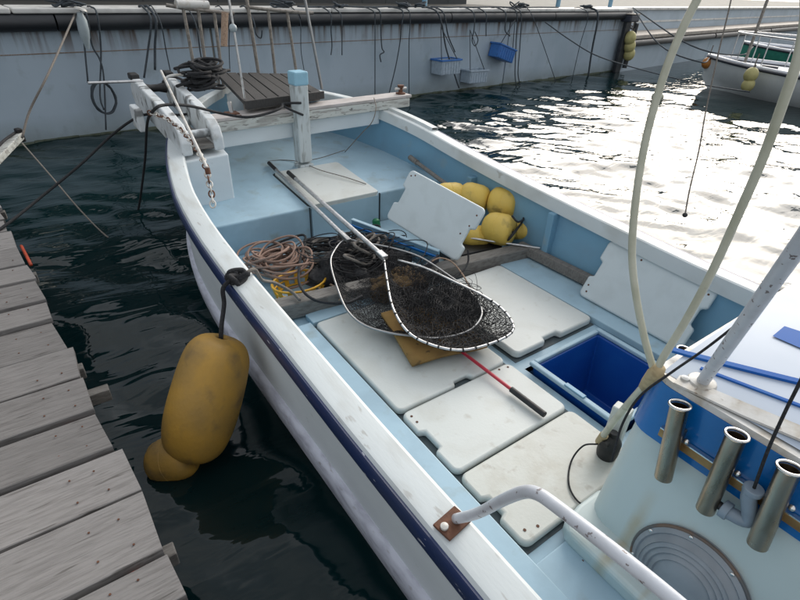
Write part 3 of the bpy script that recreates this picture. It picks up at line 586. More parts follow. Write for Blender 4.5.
# bow pulpit
YR = 4.25
tops = [(183,8),(198,9.5),(214,11.5),(248,8),(268,10),(287,12),]
bots = [(195,72),(207,76),(223,82),(258,70),(275,72),(296,70)]
tp = [Py(*t,YR) for t in tops]; bp_ = [Py(*b,YR) for b in bots]
for i,(a,b) in enumerate(zip(tp,bp_)):
    MB().tube([a,b,(b[0],b[1],b[2]-.12)] if i not in (0,3) else [a+(a-b)*.35,a,b,(b[0],b[1],b[2]-.12)],.014 if i!=3 else .016,10).build('pulpit_post','pole',bt,smooth='auto')
MB().tube([Py(166,5,YR),Py(183,8,YR),Py(214,11.5,YR),Py(234,13.5,YR)],.016,10).build('pulpit_rail','pole',bt,smooth='auto')
MB().tube([Py(246,7,YR),Py(268,9.5,YR),Py(300,12.5,YR),Py(313,13,YR)],.016,10).build('pulpit_rail','pole',bt,smooth='auto')
MB().tube([Py(176,4,YR-.02),Py(208,5,YR+.03)],.035,12).build('roller_tube','mould',bt,smooth='auto')
MB().tube([Py(225,12,4.0),Py(224,46,4.0)],.030,8).build('hanging_block','ropetan',bt,smooth='auto')
# front poles
a = Py(245.5,103,3.0); b = Py(229,0,3.0); MB().tube([a,b,b+(b-a)*.9],.009,8).build('front_pole','aluwhite',bt,smooth='auto')
MB().sphere(Py(233,28,3.0),.028,12).build('pole_knob','bottle',bt,smooth=True)
a = Py(322,89,3.2); b = Py(305,0,3.2); MB().tube([a,b,b+(b-a)*.9],.012,8).build('front_pole','alu',bt,smooth='auto')
c1 = Py(229,0,3.0)+(Py(229,0,3.0)-Py(245.5,103,3.0))*.9; c2 = Py(305,0,3.2)+(Py(305,0,3.2)-Py(322,89,3.2))*.9
MB().tube([c1,c2],.012,8).build('pole_tie','alu',bt,smooth='auto')
# starboard bulwark step
G=[]
for y in np.arange(2.35,3.3,.1):
    x=XR(y); z=ZS(y); G.append([(x+.01,y,z-.03),(x+.01,y,z+.02),(x-.05,y,z+.022),(x-.052,y,z)])
MB().grid(G).build('bulwark_strip','gunwale',bt,smooth='auto')

# cabin: port face x=.33, front y=-.5
cxp, cyf = .33, -.50
def rrect(x0,x1,y0,y1,r,n=6,corners=(1,1,1,1)):
    pts=[]
    for (cx,cy,a0,on) in ((x1-r,y1-r,0,corners[0]),(x0+r,y1-r,90,corners[1]),(x0+r,y0+r,180,corners[2]),(x1-r,y0+r,270,corners[3])):
        for k in range(n+1):
            a=rad(a0+90*k/n); pts.append((cx+r*math.cos(a),cy+r*math.sin(a)))
    return pts
def taper(x0,x1,y0,y1,z0,z1,r,ins0=0.,ins1=0.):
    a=rrect(x0+ins0,x1-ins0,y0,y1-ins0,r); b=rrect(x0+ins1,x1-ins1,y0,y1-ins1,r); n=len(a)
    return MB().add([(x,y,z0) for x,y in a]+[(x,y,z1) for x,y in b],[tuple(range(n-1,-1,-1)),tuple(range(n,2*n))]+[(i,(i+1)%n,n+(i+1)%n,n+i) for i in range(n)])
CX1 = 1.42; CY0=-2.1
def cab():
    a=rrect(cxp-.085,CX1+.02,CY0,cyf+.01,.09); b=rrect(cxp,CX1,CY0,cyf,.07); n=len(a)
    return MB().add([(x,y,.23) for x,y in a]+[(x,y,.70) for x,y in b],[tuple(range(n-1,-1,-1)),tuple(range(n,2*n))]+[(i,(i+1)%n,n+(i+1)%n,n+i) for i in range(n)])
cab().build('cabin_body','cabin',bt,smooth='auto',bang=35)
taper(cxp-.012,CX1+.012,CY0,cyf+.012,.698,.885,.08,.0,.012).build('cabin_band','cabinblue',bt,smooth='auto',bang=35)
taper(cxp+.003,CX1-.003,CY0,cyf-.003,.8855,.903,.075,.0,.004).build('roof_edge','mould',bt,smooth='auto',bang=35)
# crowned roof
G=[]
for i in range(15):
    u=i/14; row=[]
    for j in range(11):
        v=j/10; x=cxp+.03+(CX1-cxp-.06)*u; y=cyf-.03-(1.5)*v; h=.9035+.10*math.sin(math.pi*min(1,max(0,u)))**.7*min(1,.35+v)+.02*v
        row.append((x,y,h))
    G.append(row)
MB().grid(G).build('roof','roof',bt,smooth='auto',bang=60)
def roofz(x,y):
    u=(x-cxp-.03)/(CX1-cxp-.06); v=(cyf-.03-y)/1.5; u=min(1,max(0,u)); v=min(1,max(0,v))
    return .9035+.10*math.sin(math.pi*u)**.7*min(1,.35+v)+.02*v
def on_roof(px,py):
    z=.93
    for _ in range(12): p=P(px,py,z); z=roofz(p[0],p[1])
    return np.array([p[0],p[1],z])
def stripe(a,b,wd,mt='stripeblue',nm='roof_stripe',n=10,t=.003):
    a=np.array(on_roof(*a)); b=np.array(on_roof(*b)); d=b-a; d[2]=0; d/=np.linalg.norm(d); nn=np.array([-d[1],d[0],0])
    G=[]
    for k in range(n+1):
        p=a+(b-a)*k/n; row=[]
        for (s,h) in ((-.5,0),(-.48,t),(.48,t),(.5,0)): pp=p+nn*s*wd; row.append((pp[0],pp[1],roofz(pp[0],pp[1])+h+.001))
        G.append(row)
    MB().grid(G).build(nm,mt,bt,smooth='auto')
stripe((672,351),(830,391),.020,t=.008); stripe((700,369),(830,418),.010,t=.005)
stripe((676,381),(830,447),.045,'mould','roof_moulding',t=.006)
pr=[on_roof(772,337),on_roof(784,327),on_roof(860,352),on_roof(860,375)]
def quadstrip(pr):
    G=[]
    for i in range(9):
        u=i/8; row=[]
        for j in range(4):
            v=j/3; p=(1-u)*((1-v)*pr[0]+v*pr[1])+u*((1-v)*pr[3]+v*pr[2]); row.append((p[0],p[1],roofz(p[0],p[1])+.004))
        G.append(row)
    return MB().grid(G)
quadstrip(pr).build('roof_arrow','stripeblue',bt,smooth='auto')
# side strip, rod holders, vent, elbow
MB().box((cxp-.017,-1.05,.745),(.012,.9,.028)).build('brass_strip','brass',bt,bevel=.002)
MB().box((cxp-.0175,-1.05,.7625),(.014,.9,.004)).build('strip_edge','steelrim',bt)
for i,((tx,ty),(bx,by)) in enumerate([((680,405),(663,478)),((737,435),(705,510)),((790,468),(757,545))]):
    a=Px(tx,ty,cxp-.040); b=Px(bx,by,cxp-.062); ax=(a-b); Ln=np.linalg.norm(ax)
    hd=MB().lathe([(.0235,0),(.0245,.004),(.0245,Ln-.012),(.025,Ln-.006),(.0215,Ln-.006),(.0215,.03),(.001,.03)],b,ax,28,caps=False).build('rod_holder','steel',bt,smooth='auto',bang=50)
    G=[];u=np.cross(ax/Ln,[0,0,1.]);u/=np.linalg.norm(u);v=np.cross(ax/Ln,u)
    ring=[a+.0265*(math.cos(t)*u+math.sin(t)*v) for t in np.linspace(0,2*math.pi,40,endpoint=False)]
    MB().tube(ring,.0042,8,closed=True).build('holder_rim','steelrim',hd,smooth=True)
    m=a+(b-a)*.45; MB().box(m+[.03,0,0],(.03,.03,.05)).build('holder_clamp','steel',hd,bevel=.004)
    MB().sphere(m+[.02,-.03,.005],.009,10).build('clamp_bolt','steelrim',hd,smooth=True)
ax=np.array([-.51,0,.085]); ax/=np.linalg.norm(ax); VR=1.12
vc=np.array([cxp-.085*(.70-.35)/.47-.003,-.848,.35]); vu=np.array([0,1.,0]); vv_=np.cross(ax,vu)
vt=MB().lathe([(r*VR,h*1.7 if r<.14 else h) for r,h in [(.155,-.01),(.155,.004),(.150,.010),(.138,.012),(.134,.010),(.128,.014),(.120,.022),(.118,.020),(.108,.024),(.104,.021),(.094,.026),(.090,.023),(.078,.029),(.074,.026),(.06,.031),(.03,.034),(.001,.035)]],vc,ax,56,caps=False).build('round_vent','vent',bt,smooth='auto',bang=25)
ring=[vc+ax*.006+.152*VR*(math.cos(t)*vu+math.sin(t)*vv_) for t in np.linspace(0,2*math.pi,56,endpoint=False)]
MB().tube(ring,.006,8,closed=True).build('vent_rim','vent_rim',vt,smooth=True)
for t in range(8):
    MB().sphere(vc+ax*.014+.144*VR*(math.cos(t*.785+.3)*vu+math.sin(t*.785+.3)*vv_),.0075,10,(.6,1,1)).build('vent_screw','steelrim',vt,smooth=True)
e0=Px(752,515,cxp-.03); up=Px(752,492,cxp-.05)
MB().tube([up+[0,0,.012],up+[0,0,-.02],e0+[-.01,-.0,-.012],e0+[-.02,.035,-.022],e0+[-.02,.06,-.022]],.019,16,smooth=6).build('pipe_elbow','pvc',bt,smooth='auto')
MB().lathe([(.024,0),(.024,.016)],up+[0,0,0],(0,0,1),20).build('elbow_collar','pvc',bt,smooth='auto',bevel=.002)
MB().lathe([(.026,0),(.026,.02)],e0+[-.02,.04,-.022],(0,1,0),20).build('elbow_collar','pvc',bt,smooth='auto',bevel=.002)
MB().lathe([(.012,0),(.012,.04)],e0+[-.02,.06,-.022],(0,1,0),14).build('elbow_plug','blackrubber',bt,smooth='auto')
MB().lathe([(.03,0),(.028,.008),(.001,.010)],Px(790,598,cxp-.004),(-1,0,0),24,caps=False).build('round_plug','vent',bt,smooth='auto')
a=Py(684,350,-.455); fh=MB().lathe([(.020,-.16),(.021,-.155),(.021,0),(.018,0),(.018,-.14),(.001,-.14)],a,(.1,.1,1),20,caps=False).build('rod_holder','steel',bt,smooth='auto',bang=50)
MB().tube([a+np.array([.0225*math.cos(t),.0225*math.sin(t),0]) for t in np.linspace(0,2*math.pi,24,endpoint=False)],.0035,6,closed=True).build('holder_rim','steelrim',fh,smooth=True)
# plinth round the cabin base
MB().prism([(.135,-2.1),(.38,-2.1),(.38,-.47),(.25,-.47),(.16,-.485),(.135,-.52)],.23,.300).build('cabin_plinth','cabin',bt,bevel=.018,seg=3)
for (px,py) in ((603,563),): MB().lathe([(.006,0),(.006,.004)],Px(px-20,py-2,.133),(-1,0,0),8).build('plinth_screw','rust',bt)
# hand rail from the port gunwale
br=P(452,524,.655); zg=ZS(br[1]); br=P(452,524,zg+.004)
MB().box(br+[.0,0,.004],(.085,.06,.008),rad(8)).build('rail_bracket','rust',bt,bevel=.002)
MB().lathe([(.011,0),(.011,.006),(.004,.009)],br+[-.027,.0,.009],(0,0,1),12).build('bracket_bolt','mould',bt,smooth='auto')
hp=[br+[.012,.0,.012],Pd(478,513,1.24),Pd(505,499,1.10),Pd(524,492,1.03),Pd(538,494,.99),Pd(556,506,.955),Pd(600,540,.88),Pd(650,580,.82),Pd(700,622,.775)]
hp=hp+[hp[-1]+(hp[-1]-hp[-2])*k*.9 for k in (1,2)]
MB().tube(hp,.0135,16,smooth=6).build('hand_rail','rustwhite',bt,smooth=True)
# aerial mast on the roof
ma=on_roof(702,382)
mast_top=Pd(838,190,.80); d=(mast_top-ma)
MB().tube([ma+[0,0,-.004],ma+d,ma+d*1.3],.0165,20).build('roof_mast','rustwhite',bt,smooth='auto')
MB().lathe([(.040,0),(.036,.006),(.022,.010)],ma+[0,0,.0],(0,0,1),24).build('mast_flange','mould',bt,smooth='auto')
MB().lathe([(.012,0),(.012,.012),(.005,.015)],on_roof(684,381)+[0,0,.001],(0,0,1),12).build('flange_bolt','mould',bt,smooth='auto')

# ------------------------------------------------------------------ covers
def cover_mesh(wd,hg,th,notches,r=.035):
    # outline centred at 0, notches: list (edge, pos, length, depth); edge in 'L','R','B','T'
    pts=[]
    def arc(cx,cy,a0):
        for k in range(6): a=rad(a0+90*k/5); pts.append((cx+r*math.cos(a),cy+r*math.sin(a)))
    X1,Y1=wd/2,hg/2
    def notch(e,rev):
        for (ed,pos,ln,dp) in notches:
            if ed!=e: continue
            c=.012
            seq=[(-ln/2,0),(-ln/2+c,dp),(ln/2-c,dp),(ln/2,0)]
            if rev: seq=seq[::-1]
            for (t,d) in seq:
                if e=='R': pts.append((X1-d,pos+t))
                if e=='L': pts.append((-X1+d,pos+t))
                if e=='T': pts.append((pos+t,Y1-d))
                if e=='B': pts.append((pos+t,-Y1+d))
    notch('R',False); arc(X1-r,Y1-r,0); notch('T',True); arc(-X1+r,Y1-r,90); notch('L',True); arc(-X1+r,-Y1+r,180); notch('B',False); arc(X1-r,-Y1+r,270)
    return pts
def cover(label,x0,x1,y0,y1,ztop,notches,mtl='cover',th=.036,M3=None,origin=None,screws=(),name='hatch_cover',group=None):
    wd,hg=x1-x0,y1-y0; pts=cover_mesh(wd,hg,th,notches); n=len(pts)
    if origin is None: origin=np.array([(x0+x1)/2,(y0+y1)/2,ztop]); M3=np.eye(3)
    t=thing(name,label,'hatch cover',origin-M3@np.array([0,0,th]),group)
    def tr(p): return origin+M3@np.array(p)
    m=MB(); vs=[tr((x,y,-th)) for x,y in pts]+[tr((x,y,0)) for x,y in pts]
    m.add(vs,[tuple(range(n-1,-1,-1)),tuple(range(n,2*n))]+[(i,(i+1)%n,n+(i+1)%n,n+i) for i in range(n)])
    m.build('panel',mtl,t,smooth='auto',bevel=.012,seg=4,bang=25)
    for (sx,sy) in screws:
        MB().lathe([(.006,-.001),(.006,.0015)],tr((sx,sy,0)),M3[:,2],8).build('screw','rust',t)
    return t
wA=.667
cover('large white hatch cover at port side, under the landing nets and brown board',0.003,wA,.291,1.104,.25,[('B',.05,.11,.03)],th=.034)
cover('small white hatch cover with the red pole grip lying on it',0.003,wA,-.101,.279,.25,[('L',0,.12,.03)],screws=((-.30,.15),(-.30,.11),(.30,.16),(.25,.17)),th=.034)
cover('stained white hatch cover nearest the cabin, behind the white hand rail',0.003,wA,-.462,-.113,.25,[('L',0.0,.10,.03)],'coverdirty',screws=((-.29,-.13),(-.24,-.145)),th=.034)
cover('long white hatch cover on the starboard side beside the blue fish box',.74,1.36,.29,1.048,.262,[('B',-.03,.13,.03)],th=.042)
# raised hatch on the bow deck
sl=math.atan(.085); M3=np.array([[1,0,0],[0,math.cos(sl),-math.sin(sl)],[0,math.sin(sl),math.cos(sl)]])
hc=np.array([.815,2.50,zbd(0,2.50)+.022])
bh=thing('bow_hatch','square white hatch cover set into the blue bow deck','hatch cover',hc-[0,0,.04])
def slab(pts,z0,z1,c): 
    n=len(pts); m=MB(); m.add([c+M3@np.array((x,y,z0)) for x,y in pts]+[c+M3@np.array((x,y,z1)) for x,y in pts],[tuple(range(n-1,-1,-1)),tuple(range(n,2*n))]+[(i,(i+1)%n,n+(i+1)%n,n+i) for i in range(n)]); return m
slab(rrect(-.29,.29,-.345,.32,.03),-.045,.0,hc).build('panel','cover',bh,bevel=.006,seg=3,smooth='auto')
slab(rrect(-.305,.305,-.33,.335,.03),-.05,-.0185,hc).build('gasket','gasket',bh,bevel=.003)
MB().box((.815,2.1635,.32),(.58,.010,.24)).build('hatch_front','deckblue',bt,bevel=.004)
for dx in (-.302,.302): MB().box((.815+dx,2.166,.33),(.006,.014,.24)).build('deck_joint','gasket',bt)
# leaning cover by the starboard side
def frame(o,u,v):
    u=np.array(u,float);u/=np.linalg.norm(u);v=np.array(v,float);v-=u*(v@u);v/=np.linalg.norm(v);return np.array([u,v,np.cross(u,v)]).T
bl_,br_=np.array([1.506,.505,.256]),np.array([1.500,-.155,.256]); tl_=np.array([1.70,.515,.58])
Mf=frame(0,br_-bl_,tl_-bl_); o=(bl_+br_)/2+Mf@np.array([0,.19,0])
cover('white hatch cover leaning against the starboard gunwale behind the hoses',-.332,.332,-.19,.19,0,[('L',0,.12,.03),('R',0,.12,.03)],'covershade',M3=Mf,origin=o+Mf[:,2]*.016,screws=((-.29,-.15),(-.30,-.11),(.29,-.15),(.3,.13),(-.1,.15)),th=.032)
TLp,TRp,BRp,BLp=[np.array(v) for v in ([1.11,1.725,.751],[1.229,1.076,.655],[1.023,1.158,.344],[.904,1.807,.441])]
Mf=frame(0,BRp-BLp,TLp-BLp); o=(TLp+TRp+BRp+BLp)/4
cover('white hatch cover propped up in front of the yellow floats',-.333,.333,-.19,.19,0,[('L',0,.13,.035),('R',-.02,.13,.035)],'covershade',M3=Mf,origin=o,screws=((-.30,.15),(-.27,.165),(.26,-.02),(.3,.13),(.29,.05)),th=.032)

# ------------------------------------------------------------------ blue fish box in the open hatch
fb=thing('fish_box','open royal blue fish box sunk in the deck beside white covers','box',(1.0,-.03,-.12))
def ringbox(x0,x1,y0,y1,z0,z1,t,ins=.03):
    m=MB(); o=[(x0,y0),(x1,y0),(x1,y1),(x0,y1)]
    def off(p,d): return [(p[0][0]+d,p[0][1]+d),(p[1][0]-d,p[1][1]+d),(p[2][0]-d,p[2][1]-d),(p[3][0]+d,p[3][1]-d)]
    a=[(x,y,z1) for x,y in o]; b=[(x,y,z0) for x,y in off(o,ins)]; c=[(x,y,z1) for x,y in off(o,t)]; d=[(x,y,z0+t) for x,y in off(o,ins+t)]
    vs=a+b+c+d; fs=[]
    for i in range(4):
        j=(i+1)%4; fs+=[(i,4+i,4+j,j),(8+i,8+j,12+j,12+i),(i,j,8+j,8+i)]
    fs+=[(4,7,6,5),(12,13,14,15)]
    return m.add(vs,fs)
ringbox(.757,1.28,-.295,.195,-.12,.243,.018,.045).build('tub','boxblue',fb,bevel=.006)
rb=MB()
for (x0,x1,y0,y1) in ((.742,.772,-.312,.208),(1.268,1.298,-.312,.208),(.7735,1.2665,-.312,-.282),(.7735,1.2665,.182,.208)): rb.box(((x0+x1)/2,(y0+y1)/2,.256),(x1-x0,y1-y0,.022))
rb.build('rim','deckblue',fb,bevel=.006)
MB().box((.757,-.06,.272),(.026,.11,.008)).build('latch','wallblue',fb,bevel=.003)

# ------------------------------------------------------------------ floats on deck
def buoy(label,c,ax,L=.24,R=.095,mtl='buoy',group='yellow foam floats piled on the starboard side',name='float',hole=True):
    c=np.array(c,float); ax=np.array(ax,float); ax/=np.linalg.norm(ax); r0=R*.32
    prof=[(r0*.6,L*.10),(r0*.6,.0+L*.015),(r0,0),(R*.72,L*.035),(R*.9,L*.13),(R,L*.3),(R,L*.488),(R*1.012,L*.494),(R*1.012,L*.506),(R,L*.512),(R,L*.7),(R*.9,L*.87),(R*.72,L*.965),(r0,L),(r0*.6,L*.985),(r0*.6,L*.9)]
    b0=c-ax*L/2
    t=thing(name,label,'float',(c[0],c[1],c[2]-R),group)
    MB().lathe(prof,b0,ax,28).build('foam_body',mtl,t,smooth='auto',bang=40)
    MB().tube([b0-ax*.01,b0+ax*.02],.008,8).build('core_rope','ropeblack',t,smooth='auto'); MB().tube([b0+ax*(L-.02),b0+ax*(L+.012)],.008,8).build('core_rope','ropeblack',t,smooth='auto')
    return t
buoy('yellow float uppermost and nearest the starboard wall, in front of the black rope ring',P(504,203,.50),(.45,-1,.0),.22,.112)
buoy('yellow float lowest of the pile, touching the edge of the propped cover',P(499,229,.40),(.35,-1,.08),.22,.112)
buoy('yellow float half hidden between the pale cover and the uppermost float',P(474,198,.50),(.6,-1,-.1),.22,.108)
buoy('yellow float mostly hidden behind the top edge of the propped cover',P(450,196,.50),(1,-.4,0),.22,.10)
buoy('yellow float at the far right of the pile behind the rope knot',P(520,230,.36),(.5,-1,.2),.18,.07)
buoy('yellow float peeking out under the corner of the propped cover',P(476,236,.33),(1,-.5,0),.2,.075)
k0=P(527,215,.46)
rope('rope_ring','black rope ring tied to the yellow floats',[k0+np.array([.035*math.cos(t),.02*math.sin(t),.04*math.sin(t)]) for t in np.linspace(0,6.28,12,endpoint=False)],.007,closed=True)
rope('float_lashing','black rope tying the yellow floats together',[P(512,216,.52),P(518,222,.50),k0+[-.02,0,-.03],P(514,232,.43),P(508,240,.37),P(512,236,.42),P(522,222,.46),k0+[-.03,0,.01]],.007)

# ------------------------------------------------------------------ big hanging fender
ft=np.array([-.545,.86,.52]); fbm=P(190,457,.03); ax=fbm-ft; Lf=np.linalg.norm(ax); ax/=Lf
t=thing('hanging_fender','large weathered yellow fender hanging over the water on black rope','fender',fbm)
R=.150; prof=[(.02,.03),(.022,.006),(.045,.0),(.095,.015),(.130,.06),(R*.97,.13),(R*1.02,Lf*.42),(R*1.03,Lf*.62),(R*.98,Lf*.78),(R*.84,Lf*.91),(R*.55,Lf*.985),(.03,Lf),(.02,Lf-.02)]
prof=[(max(.015,p[0]),p[1]) for p in catmull([(a,b,0) for a,b in prof],6)]
MB().lathe(prof,ft,ax,64).build('fender_body','fender',t,smooth='auto',bang=50)
gq=P(229,284,ZS(1)); gr=np.array([XL(1)-.01,gq[1],ZS(1)])
rope('fender_rope','black rope from the gunwale knot down to the big yellow fender',[gr+[.03,0,.03],gr+[-.035,0,-.01],gr+[-.05,-.02,-.08],ft+[.01,.02,.05],ft+ax*.03],.010)
kn=[gr+np.array([.03+.035*math.cos(a*2.3)+.01*math.sin(a*5),.03*math.sin(a*1.7),.022+.022*math.sin(a*2.9)]) for a in np.linspace(0,9,26)]
rope('rope_knot','big black rope knot on the port gunwale above the fender',kn,.012,k=4)
rope('gunwale_rope','dark rope leading from the gunwale knot inboard to the rope pile',[gr+[.05,0,.02],gr+[.12,.03,.022],P(262,280,.62)+[0,0,0],P(275,283,.45),P(292,292,.36),P(300,300,.34)],.009,'ropegrey')
fl=P(173,459,.03); buoy('small yellow float bobbing below the large hanging fender',fl,(.7,-.5,.3),.20,.10,'fender',None)

# ------------------------------------------------------------------ landing nets
def wrap_ring(pts,r,mtl,parent,nm='wrapping',step=3):
    m=MB(); p=catmull(pts,10)
    for i in range(2,len(p)-3,step):
        m.tube([p[i],p[i]+(p[i+1]-p[i])*.6],r,8)
    return m
def netting(hoop,depth_f,parent,layers=3,cell=.013,wob=.012,r=.0011,seed=1):
    # diamond mesh draped from the hoop: several crumpled sheets
    rg=np.random.default_rng(seed); H=catmull(np.array(hoop),6,True); c=H.mean(0); m=MB(); P2=H[:,:2]; A=P2; B=np.roll(P2,-1,0)
    def inside(p):
        cond=((A[:,1]>p[1])!=(B[:,1]>p[1])); xi=(B[:,0]-A[:,0])*(p[1]-A[:,1])/(B[:,1]-A[:,1]+1e-12)+A[:,0]
        return (np.sum(cond&(p[0]<xi))%2)==1
    for ly in range(layers):
        off=Vector(rg.uniform(0,40,3).tolist()); a0=rg.uniform(0,1.5)
        for fam in (0,1):
            an=a0+(0 if fam==0 else math.pi*.42); d=np.array([math.cos(an),math.sin(an)]); n_=np.array([-d[1],d[0]])
            for k in np.arange(-.42,.42,cell*(1+.25*ly)):
                line=[]
                def flush():
                    if len(line)>2: m.tube(line,r,3,caps=False)
                for t in np.arange(-.45,.45,.012):
                    p=c[:2]+d*t+n_*(k+.15*cell*rg.normal())
                    w1=mnoise.noise_vector(Vector((p[0]*6,p[1]*6,ly*3))+off); w2=mnoise.noise_vector(Vector((p[0]*22,p[1]*22,ly*3))+off)
                    p=p+np.array([w1[0],w1[1]])*wob*2.5+np.array([w2[0],w2[1]])*wob*.6
                    if not inside(p): flush(); line=[]; continue
                    dd=np.hypot(*(H[:,:2]-p).T); i=int(dd.argmin()); e=min(1,dd[i]/.13); e=1-(1-e)**2
                    h=depth_f(p,0,ly)+.016*w2[2]+.03*w1[2]
                    line.append(np.array([p[0],p[1],H[i,2]*(1-e)+max(.268,h)*e]))
                flush()
    return m
# net with striped hoop (nearer)
n2=thing('landing_net','landing net with bright aluminium handle and spirally wrapped hoop','landing net',P(430,310,.30))
h2a,h2b=P(289,173,.545),P(384,257,.455)
hnd=MB().tube([h2a+(h2b-h2a)*.09,h2b],.0155,12).build('handle','aluwhite',n2,smooth='auto')
MB().tube([h2a-(h2b-h2a)*.01,h2a+(h2b-h2a)*.09],.017,12).build('grip','blackrubber',hnd,smooth='auto')
MB().quadbox(h2a+(h2b-h2a)*.955,h2b+(h2b-h2a)*.01,.042,.03).build('clamp','aluwhite',hnd,bevel=.005)
hpx=[(384,258,.45),(387,280,.44),(393,308,.42),(408,332,.40),(432,345,.385),(462,350,.38),(492,343,.38),(511,333,.385),(512,322,.395),(500,307,.40),(480,294,.41),(455,282,.425),(425,268,.44),(398,260,.45)]
H2=[P(*p) for p in hpx]
hp2=MB().tube(H2,.0065,10,smooth=6).build('hoop','aluwhite',n2,smooth=True)
wrap_ring(H2[:11],.0082,'ropeblack',n2,step=4).build('hoop_wrapping','blackrubber',hp2)
cen=P(440,312,.3)
def dep2(p,v,ly):
    d=np.linalg.norm(p[:2]-cen[:2]); return .315+.10*math.exp(-(d/.20)**2)*(1.1-.3*ly)+.02*math.sin(p[0]*40+ly*2)*math.cos(p[1]*36)+.01*ly
stuff(netting(H2,dep2,n2,6,.012,.022,r=.00125,seed=3).build('netting','netblack',n2))
# second net
n1=thing('landing_net','landing net with dull grey hoop lying partly under the wrapped one','landing net',P(380,290,.30))
h1a,h1b=P(269,163,.545),P(346,238,.455)
hnd=MB().tube([h1a+(h1b-h1a)*.12,h1b],.0145,12).build('handle','aluwhite',n1,smooth='auto')
MB().tube([h1a,h1a+(h1b-h1a)*.12],.016,12).build('grip','blackrubber',hnd,smooth='auto')
MB().quadbox(h1a+(h1b-h1a)*.94,h1b+(h1b-h1a)*.03,.032,.026).build('clamp','alu',hnd,bevel=.004)
hpx=[(345,240,.44),(333,253,.42),(331,266,.40),(338,290,.38),(347,310,.36),(362,324,.35),(385,332,.345),(412,336,.34),(440,338,.34),(470,330,.35),(482,312,.37),(470,292,.38),(448,275,.40),(420,257,.42),(392,248,.43),(365,243,.44)]
H1=[P(*p) for p in hpx]
MB().tube(H1,.0062,10,smooth=6,closed=True).build('hoop','alu',n1,smooth=True)
cen1=P(390,290,.3)
def dep1(p,v,ly):
    d=np.linalg.norm(p[:2]-cen1[:2]); return .30+.05*math.exp(-(d/.2)**2)+.015*math.sin(p[0]*33+ly)*math.cos(p[1]*41)
stuff(netting(H1,dep1,n1,4,.014,.02,r=.0011,seed=9).build('netting','netblack',n1))
# black net heap
def heap(c,rx,ry,h,n=40,seed=1,rough=.25,m=26):
    rg=np.random.default_rng(seed); off=Vector(rg.uniform(0,50,3).tolist()); G=[]
    for i in range(m+1):
        v=i/m; row=[]
        for j in range(n):
            a=2*math.pi*j/n; rr=math.sin(v*math.pi/2); x=rr*math.cos(a); y=rr*math.sin(a)
            nn=mnoise.fractal(Vector((x*2.1,y*2.1,v))+off,1,2,5)
            e=1+rough*nn; z=h*max(0,math.cos(v*math.pi/2))*(1+rough*1.6*mnoise.fractal(Vector((x*4,y*4,0))+off,1,2,5))
            row.append((c[0]+rx*x*e,c[1]+ry*y*e,c[2]+z+.004*nn))
        G.append(row)
    return MB().grid(G,closed_v=True)
def tangle(c,rx,ry,h,k,r,mtl,seed=1,lo=.3,n=6):
    rg=np.random.default_rng(seed); m=MB()
    for i in range(k):
        cc=np.array(c)+[rg.normal(0,rx*.35),rg.normal(0,ry*.35),0]; R=rg.uniform(lo,1); a0=rg.uniform(0,6.28); tl=rg.normal(0,.25,2); pts=[]
        turn=rg.uniform(.7,1.6)*2*math.pi; asp=rg.uniform(.6,1)
        for t in np.linspace(0,turn,14):
            x=rx*R*.7*math.cos(t+a0)*(1+.08*math.sin(3*t)); y=ry*R*.7*asp*math.sin(t+a0)
            pts.append(cc+[x,y,abs(h*(.3+.7*i/k)+tl[0]*x+tl[1]*y)+.004])
        m.tube(pts,r,n,smooth=4)
    return m
hc_=P(362,268,.25)
nh_=thing('net_heap','heap of black netting with loops of grey hose under the net handles','net',hc_)
heap(hc_,.34,.24,.12,seed=4,rough=.5).build('net_mass','netblack',nh_,smooth=True)
stuff(tangle(hc_+[0,0,.04],.36,.26,.10,46,.0035,'netblack',5).build('net_cords','netblack',nh_,smooth=True))
tangle(hc_+[.05,-.02,.09],.20,.15,.07,5,.010,'ropegrey',8,.6).build('hose_loop','ropegrey',nh_,smooth=True)
# cloth and board
mc=P(448,312,.262); heap(mc,.19,.16,.105,seed=17,rough=.42).build('net_bunch','netblack',n2,smooth=True)
stuff(tangle(mc+[0,0,.03],.20,.17,.10,60,.0014,'netblack',15,.3,4).build('loose_cords','netblack',n2,smooth=True))
sc=P(400,290,.27); tag(heap(sc,.19,.15,.115,seed=11,rough=.22,m=34,n=60).build('brown_cloth','sponge',smooth=True,origin=sc),'crumpled brown matted cloth inside the black landing net','cloth')
bb=[P(381,318,.30),P(412,368,.262),P(487,349,.262),P(440,305,.30)]
bd=MB(); Gt=[]; 
for i in range(9):
    u=i/8; row=[]
    for j in range(9):
        v=j/8; p=(1-u)*((1-v)*bb[0]+v*bb[1])+u*((1-v)*bb[3]+v*bb[2]); p=p+np.array([0,0,.012+.006*math.sin(u*7+v*5)]); row.append(p)
    Gt.append(row)
bd.grid(Gt); o=bd.build('foam_board','brown',smooth=True,origin=bb[1]); sm=o.modifiers.new('s','SOLIDIFY'); sm.thickness=.022; tag(o,'ochre brown foam board sticking out under the landing nets','board')
# red pole
ra,rb_=P(440,335,.285),P(545,415,.272)
t=thing('gaff_pole','red pole with a black rubber grip lying across the small cover','gaff',rb_)
MB().tube([ra,ra+(rb_-ra)*.72],.0085,10).build('shaft','red',t,smooth='auto')
MB().tube([ra+(rb_-ra)*.715,rb_],.0145,12).build('grip','blackrubber',t,smooth='auto',bevel=.003)

